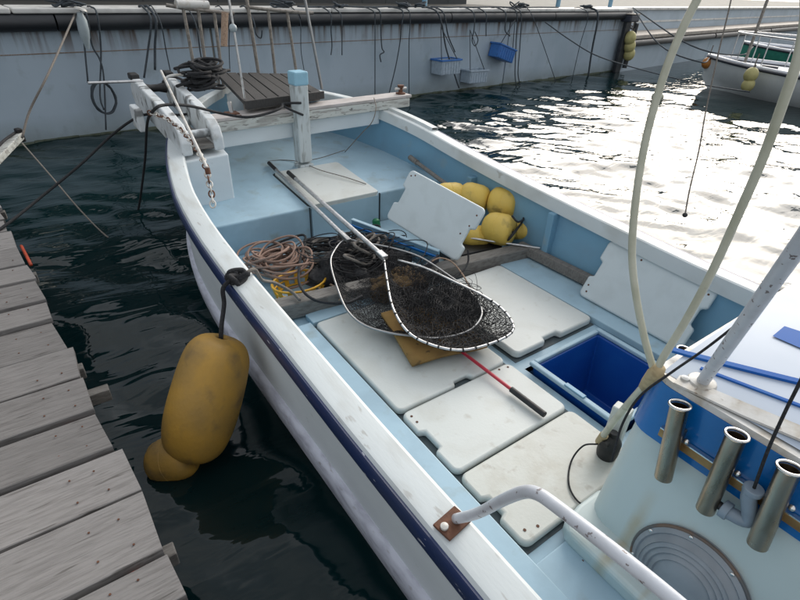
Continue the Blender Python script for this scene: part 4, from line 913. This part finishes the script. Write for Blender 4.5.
# ------------------------------------------------------------------ ropes and basket in the port well
pc_=P(277,276,.215)
ck=thing('basket','yellow mesh basket under the faded pink rope coils','basket',P(300,295,.215))
bc=P(300,293,.215)
for k in range(14):
    a=2*math.pi*k/14; e=np.array([math.cos(a)*.16,math.sin(a)*.12,0]); MB().quadbox(bc+e*.9,bc+e*1.05+[0,0,.085],.03,.006,up=(math.cos(a),math.sin(a),0)).build('slat','yellow',ck,bevel=.001)
for z,s in ((.005,.9),(.045,.97),(.085,1.05)): MB().tube([bc+np.array([.16*s*math.cos(t),.12*s*math.sin(t),z]) for t in np.linspace(0,6.28,24,endpoint=False)],.007,6,closed=True).build('hoop','yellow',ck,smooth=True)
m=MB(); rg=np.random.default_rng(3)
for i in range(24):
    cc=pc_+[rg.normal(0,.035)+.02,rg.normal(0,.045)+.02,.035+.0045*i]; R=rg.uniform(.45,1.0); pts=[]; ph=rg.uniform(0,6.28)
    for t in np.linspace(0,2*math.pi,16,endpoint=False): pts.append(cc+[.17*R*math.cos(t)*(1+.07*math.sin(2*t+ph)),.17*R*math.sin(t)*(1+.07*math.cos(3*t+ph)),.022*math.sin(t*2+ph)+.03*math.sin(t+2*ph)*R+.02*R])
    m.tube(pts,.0072,7,smooth=4,closed=True)
tag(m.build('rope_coil','ropepink',smooth=True,origin=pc_),'heap of faded pink rope coils against the port side','rope')
m=MB()
for i in range(4):
    cc=P(324,262,.215)+[rg.normal(0,.02),rg.normal(0,.02),.02+.022*i]; pts=[cc+np.array([.13*math.cos(t)*(.8+.1*i*.6),.15*math.sin(t),.03*math.sin(t+i)+.03]) for t in np.linspace(0,2*math.pi,14,endpoint=False)]
    m.tube(pts,.0085,8,smooth=4,closed=True)
tag(m.build('hose_coil','ropegrey',smooth=True,origin=P(324,262,.215)),'loops of thin grey hose beside the pink rope','hose')
rope('rope_tail','black rope running in a wide loop over the pink coils to the floor beam',[P(268,248,.30),P(285,240,.33),P(305,236,.33),P(300,262,.34),P(300,285,.36),P(315,300,.34),P(345,303,.345),P(362,296,.34)],.0085)
rope('rope_tail','black rope across the well below the bow deck step',[P(285,258,.24),P(305,247,.30),P(330,244,.34),P(352,242,.33)],.009)
stuff_t=tangle(P(335,252,.225),.30,.20,.06,9,.008,'ropeblack',21); tag(stuff_t.build('rope_tangle','ropeblack',smooth=True,origin=P(335,252,.225)),'tangle of black rope at the foot of the bow step','rope')
rope('rope_strand','tan rope strand lying over the floor beam end',[P(310,285,.25),P(325,290,.25),P(332,300,.26),P(345,296,.30),P(330,284,.26),P(318,280,.25)],.007,'ropetan')
# blue tray
tA,tB=P(352,221,.40),P(439,253,.385); d=(tB-tA); d[2]=0; Lt=np.linalg.norm(d); d/=Lt; nrm=np.array([-d[1],d[0],0])*-1
if nrm[0]>0: nrm=-nrm
ty=thing('blue_tray','long blue tray with pale rim lying beside the propped cover','tray',(tA+tB)/2-[0,0,.15])
MB().quadbox(tA+[0,0,-.06],tB+[0,0,-.06],.014,.14).build('side_wall','wallblue',ty,bevel=.003)
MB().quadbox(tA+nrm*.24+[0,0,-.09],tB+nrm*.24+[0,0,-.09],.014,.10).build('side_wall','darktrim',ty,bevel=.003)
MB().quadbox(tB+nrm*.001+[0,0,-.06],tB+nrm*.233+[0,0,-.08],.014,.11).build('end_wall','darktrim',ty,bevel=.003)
MB().quadbox(tA+[0,0,.014],tB+[0,0,.014],.030,.010).build('rim','deckblue',ty,bevel=.003)
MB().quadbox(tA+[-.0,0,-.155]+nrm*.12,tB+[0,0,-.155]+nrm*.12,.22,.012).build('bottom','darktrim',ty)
MB().quadbox(tA+nrm*.04+[0,0,-.01],tB+nrm*.04+[0,0,-.01],.012,.014).build('inner_rail','cabinblue',ty,bevel=.002)
tag(heap(P(376,243,.25),.06,.05,.06,seed=2).build('plastic_scrap','green',smooth=True,origin=P(376,243,.25)),'small green plastic piece between the bow step and propped cover','plastic scrap')
bpc=P(379,226,.27); bpc=bpc
g=MB().lathe([(.028,0),(.03,.01),(.03,.06),(.015,.075)],P(377,228,.23),(0,.3,1),14); tag(g.build('green_bottle','green',smooth='auto',origin=P(378,226,.26)),'green plastic bottle beside the bow deck step','bottle')
# black trough under floats
MB_=MB().box((1.35,1.38,.25),(.42,.3,.08),rad(-8)); tag(MB_.build('black_tray','blackrubber',bevel=.01,origin=(1.35,1.38,.21)),'black tray on the floor under the yellow floats','tray')
a,b=P(470,238,.345),P(540,248,.335); tag(MB().tube([a,b],.007,8).build('metal_rod','aluwhite',smooth='auto',origin=b),'thin metal rod lying below the yellow floats','rod')
a,b=P(411,158,.56),P(462,196,.50)
t=thing('deck_pole','worn grey pole lying along the starboard side beyond the propped cover','pole',b)
MB().tube([a,a+(b-a)*1.25],.017,12).build('shaft','oldwood',t,smooth='auto'); MB().tube([a-(b-a)*.02,a+(b-a)*.14],.023,12).build('end_socket','pole',t,smooth='auto')
rope('cable_loop','black cable looping from the propped cover down over the floor beam',[P(468,250,.40),P(468,262,.34),P(462,272,.33),P(452,279,.33)],.006)
rope('wire_loop','thin brown wire loop on the long starboard cover',[P(430,262,.36),P(440,258,.38),P(452,262,.37),P(463,275,.33),P(470,288,.29),P(475,296,.285)],.005,'ropetan')
# bow deck lines
rope('deck_line','thin dark line lying across the bow deck hatch',[P(232,150,.52),P(255,161,.525),P(282,160,.53),P(300,162,.53),P(320,170,.535),P(345,177,.515),P(366,184,.49)],.0035,'ropegrey')
rope('deck_line','thin dark line running from the post foot to starboard',[P(298,162,.53),P(320,158,.535),P(345,150,.545)],.0035,'ropegrey')
rope('beam_line','thin grey line hanging from the mooring beam to the deck',[P(374,98,1.0),P(376,108,.96),P(372,122,.86),P(362,133,.75),P(345,152,.55)],.004,'ropegrey')
rope('post_lashing','black rope turned round the white post and led to the port cheek',[Py(301,103,2.80),Py(292,103,2.80),Py(283,104,2.81),P(281,108,1.04),P(265,114,1.02),P(245,117,1.02),P(220,113,1.05),P(190,106,1.14),P(165,105,1.18),P(153,111,1.15),P(147,125,.95),P(145,160,.55),P(140,200,.12),P(137,215,-.05)],.0095)
rope('post_turn','black rope crossing low round the white post',[Py(282,105,2.80),Py(291,110,2.79),Py(303,115,2.80)],.009)
rope('mooring_rope','black mooring rope from the port cheek down to the jetty',[Py(205,112,3.3),Py(175,115,3.3),Py(152,114,3.35),Py(136,118,3.4),P(112,135,.75),P(80,165,.60),P(40,198,.45),P(10,222,.42),P(-30,250,.40)],.010)
rope('mooring_rope','thin mooring rope from the far strut dipping into the dark water',[P(22,143,.55),P(50,175,.35),P(80,210,.15),P(105,235,.02),P(125,247,-.05)],.006,'ropegrey')
# coil on the bow
m=tangle(P(205,97,1.0),.17,.15,.26,34,.0115,'ropeblack',31,.35,8); 
tag(m.build('rope_coil','ropeblack',smooth=True,origin=P(214,88,1.0)),'black rope coil heaped beside the bow platform','rope')
rope('rope_tail','black rope loop from the bow coil to the anchor cheek',[P(205,90,1.05),P(190,84,1.1),P(178,78,1.12),P(168,77,1.13),P(163,82,1.12)],.010)
# chain and rod on the cheeks
cp=catmull([P(150,113,1.13),P(165,118,1.12),P(178,127,1.10),P(190,140,1.07),P(200,155,1.035),P(206,168,1.0),P(209,182,.95),P(212,196,.90),P(213,210,.85)],14)
ch=thing('anchor_chain','rusty anchor chain draped over the port cheek into the boat','chain',cp[-1])
seglen=np.cumsum(np.r_[0,np.linalg.norm(np.diff(cp,axis=0),axis=1)]); nl=int(seglen[-1]/.030)
for i in range(nl):
    s=i*.030; p=np.array([np.interp(s,seglen,cp[:,k]) for k in range(3)]); p2=np.array([np.interp(s+.02,seglen,cp[:,k]) for k in range(3)]); d=p2-p; d/=np.linalg.norm(d)+1e-9
    u=np.cross(d,[0,0,1.]); u/=np.linalg.norm(u)+1e-9; v=np.cross(d,u); w_=u if i%2 else v
    MB().tube([p+d*.022*math.cos(t)+w_*.014*math.sin(t) for t in np.linspace(0,6.28,10,endpoint=False)],.0042,5,closed=True).build('link','mould' if i%3 else 'rust',ch,smooth=True)
a,b=P(161,71,1.27),P(207,168,1.06); t=thing('anchor_rod','pale metal anchor shank lying between the two bow cheeks','anchor',b)
MB().tube([a,b],.0085,8).build('shank','mould',t,smooth='auto'); MB().tube([Py(164,80,3.5),Py(170,76,3.5),Py(182,75,3.5),Py(196,77,3.5)],.010,8,smooth=5).build('stock','mould',t,smooth=True)
MB().lathe([(.013,0),(.013,.03)],b,(0,-.3,-1),10).build('shackle','rust',t,smooth='auto')

# ------------------------------------------------------------------ hose, pump, cables by the cabin
hz=thing('bait_hose','doubled clear hose rising in a high loop from the small pump','hose',P(597,447,.26))
Lh=[(655,374,1.50),(645,340,1.50),(636,295,1.49),(632,250,1.47),(637,190,1.43),(648,130,1.40),(665,72,1.35),(682,30,1.31),(697,0,1.28),(725,-50,1.22),(765,-75,1.13),(795,-50,1.06),(806,0,1.02),(800,50,1.03),(784,100,1.07),(762,160,1.14),(738,215,1.22),(712,272,1.31),(685,322,1.40),(664,356,1.46),(655,374,1.49)]
MB().tube([Pd(*p) for p in Lh],.0105,14,smooth=6).build('hose_loop','hose',hz,smooth=True)
j=Pd(655,374,1.50); pm=P(600,440,.31)
MB().tube([j+[.01,0,.02],j,j+(pm-j)*.5+[0,.01,-.02],pm],.0125,14,smooth=6).build('hose_tail','hose',hz,smooth=True)
MB().tube([j+(pm-j)*-.06,j,j+(pm-j)*.10,j+(pm-j)*.17],[.017,.023,.020,.015],12).build('tape_wrap','tape',hz,smooth=True)
MB().tube([j+(pm-j)*.9,pm+[.0,0,-.01]],.017,12).build('tape_wrap','tape',hz,smooth='auto')
pp=thing('bilge_pump','small black bilge pump standing on the stained cover by the cabin','pump',P(606,452,.25))
pb2=P(606,455,.25); MB().lathe([(.038,0),(.042,.02),(.042,.08),(.03,.10),(.016,.11),(.016,.13)],pb2,(0,0,1),20).build('pump_body','blackrubber',pp,smooth='auto')
MB().tube([pb2+[0,0,.09],pb2+[-.05,.0,.09]],.014,12).build('outlet','blackrubber',pp,smooth='auto')
MB().box(pb2+[.075,.03,.10],(.05,.07,.20),rad(10)).build('casing','cover',pp,bevel=.006)
rope('pump_cable','thin black cable looping from the bilge pump over the stained cover',[P(598,444,.31),P(583,446,.30),P(571,462,.256),P(569,485,.256),P(580,503,.256),P(596,503,.257),P(606,494,.26)],.0035)
cb=[Pd(745,318,1.22),Pd(705,349,1.30),Pd(672,372,1.33),Pd(640,396,1.38),Pd(622,425,1.42),Pd(612,460,1.47)]
rope('roof_cable','black cable running down from the mast over the cabin corner',cb,.0035)
rope('elbow_cable','black cable running up from the grey pipe elbow past the cabin roof',[up+[0,0,.01],Pd(768,450,1.20),Pd(785,412,1.16),Pd(800,382,1.12),Pd(830,320,1.02),Pd(850,270,.96)],.004)
# weighted line hanging over the water from a boom on the mast
ln=[Pd(685,215,2.2),Pd(690,188,2.2),Pd(699,150,2.2),Pd(706,110,2.2),Pd(718,55,2.2),Pd(731,0,2.2),Pd(742,-60,2.2),Pd(770,-200,2.25)]
rope('hand_line','thin dark line with small lead weight hanging over the bright water',ln,.0032,'ropegrey')
tag(MB().sphere(ln[0],.011,10).build('lead_weight','blackrubber',smooth=True,origin=ln[0]),'small dark lead weight at the end of the hanging line','weight')
MB().tube([(1.3,-1.9,.93),(1.35,-1.9,3.3)],.022,12).build('outrigger_mast','alu',bt,smooth='auto')
MB().tube([(1.35,-1.9,3.28),(1.65,-.8,3.3),ln[-1]],.014,8).build('boom','alu',bt,smooth='auto')

# ------------------------------------------------------------------ far boats
def far_boat(label,x0,x1,ys,yb,zg,hullm,deckm,name='moored_boat'):
    t=thing(name,label,'boat',((x0+x1)/2,(ys+yb)/2,0)); xm=(x0+x1)/2; hw=(x1-x0)/2; G={-1:[],1:[]}
    for s in (-1,1):
        for v in np.linspace(0,1,22):
            y=ys+(yb-ys)*v; k=hw*min(1,(1-max(0,(v-.55)/.45)**2.2)); z=zg+.14*v*v
            G[s].append([(xm+s*k*.98,y,z),(xm+s*max(0,k*.98-.03),y,z-.12),(xm+s*max(0,k*.9-.1*v),y,.22),(xm+s*max(0,k*.75-.25*v),y-.25*v,-.05),(xm,y-.4*v,-.3)])
    m=MB(); m.grid(G[-1]); m.grid(G[1]); m.build('hull',hullm,t,smooth='auto',bang=50)
    m=MB(); dkp=[(g[0][0],g[0][1],g[0][2]-.015) for g in G[-1]]; dkr=[(g[0][0],g[0][1],g[0][2]-.015) for g in G[1]]
    m.grid([[a,b] for a,b in zip(dkp,dkr)]); m.build('deck',deckm,t)
    for s in (-1,1): MB().tube([np.array(g[0])+[0,0,.0] for g in G[s]],.028,8).build('rub_rail','darktrim',t,smooth=True)
    for s in (-1,1): MB().tube([np.array(g[0])+[-s*.05 if abs(g[0][0]-xm)>.06 else 0,0,.035] for g in G[s]],.035,8).build('gunwale',deckm,t,smooth=True)
    return t
zg2=.62; bowp=P(707,60,.78); 
b2=far_boat('white open boat with tubular bow rail moored across the water at right',11.25,13.15,-.8,5.4,.50,'boat2','boat2deck')
# bow rail and stanchions
rl=[(11.5,3.3,1.15),(11.6,4.0,1.17),(11.85,4.6,1.18),(12.2,4.9,1.19),(12.55,4.6,1.18),(12.8,4.0,1.17),(12.9,3.3,1.15)]
MB().tube(rl,.018,8,smooth=4).build('bow_rail','aluwhite',b2,smooth=True)
for p in rl: MB().tube([p,(p[0],p[1],.56)],.013,8).build('stanchion','aluwhite',b2,smooth='auto')
MB().tube([(12.25,4.6,.6),(12.5,4.7,3.4)],.03,8).build('mast','pole',b2,smooth='auto')
MB().box((12.2,2.8,.62),(.5,.6,.10)).build('deck_box','boat2deck',b2,bevel=.02); MB().box((12.3,1.4,.74),(1.1,1.0,.30)).build('low_cabin','boat2deck',b2,bevel=.05)
MB().box((11.55,3.2,.59),(.10,.25,.06)).build('cleat','darktrim',b2,bevel=.01); MB().box((11.8,3.9,.61),(.08,.3,.08)).build('cleat','darktrim',b2,bevel=.01)
def hang_float(label,c,R,mtl,nm='fender',group=None):
    t=thing(nm,label,'fender',(c[0],c[1],c[2]-R),group); MB().sphere(c,R,18,(1,1,1.12)).build('ball',mtl,t,smooth=True); MB().tube([np.array(c)+[0,0,R*1.05],np.array(c)+[.03,0,R*1.05+.25]],.012,6).build('lanyard','ropegrey',t,smooth='auto'); return t
c=P(751,73,.46); c[0]=11.25; cc=Px(751,75,11.1); hang_float('pale yellow ball fender on the far boat, upper of the two',cc,.13,'paleyellow')
cc=Px(748,85,11.1); hang_float('pale yellow ball fender on the far boat, lower of the two',cc,.12,'paleyellow')
cc=Py(707,63,5.35); hang_float('orange ball fender at the bow tip of the far white boat',cc,.11,'orange')
cc=P(767,97,.03); hang_float('yellow float in the water beside the far white boat',cc,.12,'paleyellow')
b3=far_boat('green hulled boat moored behind the white boat at right',16.4,18.3,.6,7.0,.50,'hullgreen','boat2deck')
MB().box((17.4,3.6,.8),(1.2,1.6,.4)).build('wheelhouse','boat2',b3,bevel=.06); MB().box((17.4,3.4,1.15),(1.0,1.1,.3)).build('canopy','crateblue',b3,bevel=.05)
# float in the water
cc=P(657,99,.0); t=thing('mooring_buoy','small pale mooring buoy floating left of the far white boat','buoy',cc); MB().sphere(cc+[0,0,.04],.12,16,(1,1,.8)).build('ball','hose',t,smooth=True)

# ------------------------------------------------------------------ things hung on the quay
def on_wall(px,py,n=-.03):
    dd=ray(px,py); # intersect plane (p-Q0).QN = n
    tt=(n-(CAM-Q0)@QN)/(dd@QN); return CAM+dd*tt
def crate(label,px,py,wd,hg,dp,tilt,mA,mB,tr):
    c=on_wall(px,py,-.03-dp/2); t=thing('hanging_crate',label,'crate',c-[0,0,hg/2])
    Rz=np.array([[math.cos(QA),-math.sin(QA),0],[math.sin(QA),math.cos(QA),0],[0,0,1]]); Ry=np.array([[math.cos(tilt),0,math.sin(tilt)],[0,1,0],[-math.sin(tilt),0,math.cos(tilt)]]); Mx=Rz@Ry
    def bx(nm,cc,dd,mm,bv=.004): MB().box(c+Mx@np.array(cc),dd,M3=Mx).build(nm,mm,t,bevel=bv)
    bx('front_panel',(0,-dp/2,0),(wd,.015,hg),mA); bx('back_panel',(0,dp/2,0),(wd,.015,hg),mA)
    bx('end_panel',(-wd/2,0,0),(.015,dp-.02,hg),mA); bx('end_panel',(wd/2,0,0),(.015,dp-.02,hg),mA); bx('bottom',(0,0,-hg/2),(wd,dp,.015),mA)
    for zz in ((hg/2+.006),): 
        bx('rim',(0,-dp/2-.012,zz),(wd+.05,.028,.03),mB); bx('rim',(-wd/2-.012,0,zz),(.028,dp-.01,.03),mB); bx('rim',(wd/2+.012,0,zz),(.028,dp-.01,.03),mB); bx('rim',(0,dp/2+.012,zz),(wd+.05,.028,.03),mB)
    for k in range(7): bx('rib',(-wd/2+wd*(k+.5)/7,-dp/2-.012,-.01),(.018,.012,hg-.04),mA,.002)
    top=on_wall(tr[0],tr[1],-.30); 
    for s in (-1,1): MB().tube([c+Mx@np.array([s*wd*.42,-dp*.3,hg/2]),top],.008,5).build('hanging_rope','ropewall',t,smooth=True)
    return t
crate('pale ribbed crate with blue rim hanging on the quay wall',446,66.5,.50,.24,.28,.0,'crate','crateblue',(441,27))
crate('pale ribbed crate low on the wall just above the waterline',474,76,.50,.22,.26,.02,'crate','crate',(470,30))
crate('blue crate hanging tilted on the quay wall',502,53,.52,.24,.25,rad(16),'crateblue','crateblue',(515,20))
wr=np.random.default_rng(12)
def wall_rope(label,pts,r,mtl='ropewall',group=None,n0=-.30):
    pp=[on_wall(px,py,n0 if py<35 else max(-.20,n0+.08)) for px,py in pts]; top=pp[0]
    pre=[q((top-Q0)@QD,.1,1.485),q((top-Q0)@QD,-.08,1.487)]
    return rope('wall_rope',label,pre+pp,r,mtl,k=5,n=6,group=group)
WR=[([(83,16),(84,40),(88,83)],.010,'black rope left of the coil, hanging down the quay wall'),
 ([(87,16),(92,45),(100,60),(104,80),(106,130)],.010,'black rope running through the hanging coil to the water'),
 ([(97,14),(101,50),(100,95),(104,110)],.010,'rope hanging beside the white bottle on the wall'),
 ([(151,20),(148,50),(144,78)],.013,'dark rope on the wall just above the left anchor cheek'),
 ([(156,20),(155,45),(155,70)],.016,'thick grey rope beside the dark one above the anchor cheeks'),
 ([(161,24),(166,50),(171,74)],.008,'thin rope slanting right above the anchor cheeks'),
 ([(196,25),(200,50),(203,68)],.010,'blue grey rope behind the pulpit posts at left'),
 ([(229,22),(229,45),(230,72)],.007,'thin rope seen behind the pale front pole'),
 ([(254,22),(256,34),(261,38),(262,30)],.010,'short black hooked rope end behind the pulpit'),
 ([(300,20),(301,50),(304,70)],.007,'thin blue rope right of the pulpit on the wall'),
 ([(331,15),(331,30),(332,45),(331,55)],.010,'short frayed rope end between the pole and the blue capped post'),
 ([(341,15),(342,30),(342,55)],.009,'short frayed rope end right of its twin above the platform'),
 ([(374,12),(375,20),(375,60),(375,97)],.009,'pale rope hanging straight down to the mooring beam'),
 ([(380,12),(381,35),(382,48),(384,52),(380,55),(381,62)],.011,'black rope ending in a hook on the quay wall'),
 ([(403,12),(401,30),(400,42),(396,65),(389,94)],.011,'black rope with knot slanting left to the waterline'),
 ([(410,14),(409,45),(409,96)],.009,'thin vertical rope right of the knotted one'),
 ([(437,12),(442,25),(446,48),(453,70),(459,88)],.014,'dark rope slanting across the pale crate to the water'),
 ([(444,14),(448,35),(455,52)],.012,'frayed rope bunch above the blue rimmed crate'),
 ([(474,14),(474,30),(472,40),(475,46),(478,40),(475,32)],.010,'rope loop above the two pale crates'),
 ([(486,14),(486,25),(486,36)],.010,'short rope end right of the loop'),
 ([(517,14),(516,45),(515,75),(517,88)],.011,'dark rope down the wall joint right of the blue crate'),
 ([(521,14),(520,45),(518,72),(520,85)],.011,'second dark rope beside the wall joint'),
 ([(506,14),(505,30),(510,36)],.012,'frayed rope ends above the tilted blue crate'),
 ([(534,20),(545,50),(556,82)],.008,'thin rope slanting right to the waterline'),
 ([(588,16),(580,45),(572,80)],.008,'thin rope slanting left near the wall corner'),
 ([(598,16),(592,50),(588,78)],.022,'thick dark rope hanging near the wall corner')]
for pts,r,lb in WR: wall_rope(lb,pts,r)
rope('mooring_rope','long dark mooring line sagging from the wall coping to the corner',[on_wall(545,22,-.3),on_wall(570,40,-.8),on_wall(600,57,-1.4),on_wall(650,72,-1.9),on_wall(700,84,-3.2),P(750,92,.5)+[0,0,0]],.012,'ropewall',k=6)
# coping ropes lying along the top
for (a,b,lb) in ((300,425,'slack rope lying along the coping left of the crates'),(425,560,'slack dark rope lying along the coping above the crates')):
    pts=[]; 
    for px in np.linspace(a,b,12):
        s=(on_wall(px,15,0)-Q0)@QD; pts.append(q(s,.05+.05*wr.random(),1.485+.012*wr.random()))
    rope('coping_rope',lb,pts,.014,'ropewall',k=4,n=6)
for (px,r,lb) in ((66,.13,'rope bundle on the coping above the white bottle'),(403,.10,'black rope bundle on the coping, left one of the middle pair'),(422,.10,'black rope bundle on the coping, right one of the middle pair'),(516,.13,'dark rope bundle on the coping above the tilted crate'),(585,.10,'black rope bundle on the coping near the corner'),(285,.12,'black rope bundle on the coping behind the pulpit'),(340,.07,'small rope bundle on the coping right of the thin pole')):
    s=(on_wall(px,15,0)-Q0)@QD; c=q(s,.02,1.48); tag(tangle(c,r*1.6,r*1.2,r*.6,7,.013,'ropewall',int(px),.4,5).build('rope_bundle','ropewall',smooth=True,origin=c),lb,'rope')
# coil hanging by the bottle
m=MB(); c=on_wall(104,98,-.16)
for k in range(6):
    R=.13+.02*wr.random(); pts=[c+QD*(R*.95*math.cos(t)+wr.normal(0,.006))+np.array([0,0,R*1.35*math.sin(t)])+QN*(.012*k-.03) for t in np.linspace(0,6.28,16,endpoint=False)]
    m.tube(pts,.008,5,smooth=3,closed=True)
tag(m.build('hanging_coil','ropewall',smooth=True,origin=c-[0,0,.2]),'rope coil hanging on the left part of the quay wall','rope')
bc_=on_wall(80,20,-.36); t=thing('plastic_bottle','old pale plastic bottle float tied on the wall coping at left','bottle',bc_-[0,0,.25])
MB().lathe([(.02,0),(.028,.05),(.05,.12),(.058,.2),(.055,.30),(.035,.35),(.03,.38)],bc_-[0,0,.30],(.05,0,1),18).build('body','bottle',t,smooth='auto'); MB().lathe([(.07,0),(.06,.02),(.02,.03)],bc_+[.03,0,.10],(.3,0,1),14).build('cap','mould',t,smooth='auto')
rope('slack_rope','tan rope running from the wall coping down to the jetty strut',[on_wall(75,14,-.32),P(50,70,1.05),P(30,110,.75),P(22,138,.55)],.010,'ropegrey',k=6)
# strut at the end of the jetty
sb=P(-12,168,.42); st_=P(20,135,.55); t=thing('jetty_strut','worn white timber strut with black rope at the jetty end','strut',sb)
MB().quadbox(sb,st_,.07,.06).build('timber','peel',t,bevel=.006); MB().box(st_+[0,0,.0],(.05,.07,.12),rad(20)).build('end_fitting','blackrubber',t,bevel=.01)
MB().tube([st_+[-.02,0,.03],st_+(sb-st_)*.5+[0,0,.07],sb+[0,0,.05]],.012,8,smooth=5).build('lashing','ropeblack',t,smooth=True)
# corner fender with yellow floats
cw=on_wall(616,35,-.15)
t=thing('corner_fender','tall black rubber fender board hanging at the quay corner','fender',q(SE-.25,-.16,-.3))
MB().box(q(SE-.25,-.14,.62),(.24,.10,1.25),QA).build('board','rubber',t,bevel=.02)
MB().box(q(SE-.20,-.16,1.27),(.42,.28,.16),QA).build('head','darktrim',t,bevel=.03); MB().box(q(SE-.20,-.16,1.365),(.44,.30,.02),QA).build('head_plate','copingb',t,bevel=.004)
sx=(on_wall(630,50,-.2)-Q0)@QD
MB().tube([q(sx-.02,-.22,1.15),q(sx-.1,-.22,.1)],.06,8).build('strop','rubber',t,smooth='auto')
for k,(py,lb) in enumerate([(38,'topmost pale yellow float of the corner stack'),(46,'middle pale yellow float of the corner stack'),(54,'lowest pale yellow float of the corner stack')]):
    c=on_wall(630-k*.5,py,-.26); hang_float(lb,c,.15,'paleyellow','float')
# mooring lines between the quay corner and far boats
for pts,lb in (([q(SE-.1,-.1,1.5),P(660,45,.9),P(700,62,.72),np.array([12.2,5.35,.62])],'mooring line from the corner to the bow of the white boat'),
               ([q(SE-.1,-.1,1.5),P(690,45,.95),P(740,55,.8),np.array([16.9,6.5,.6])],'mooring line from the corner to the green boat')):
    rope('mooring_line',lb,pts,.014,'ropewall',k=6)
tt_=tangle(q2(.55,.4,.9),.35,.3,.45,9,.022,'ropewall',77,.4,5); tag(tt_.build('rope_bundle','ropewall',smooth=True,origin=q2(.5,.4,.88)),'big dark rope bundle at the corner of the two walls','rope')
bt3=on_wall(655,12,.2)
for k in COL.objects:
    if '_w' in k: del k['_w']
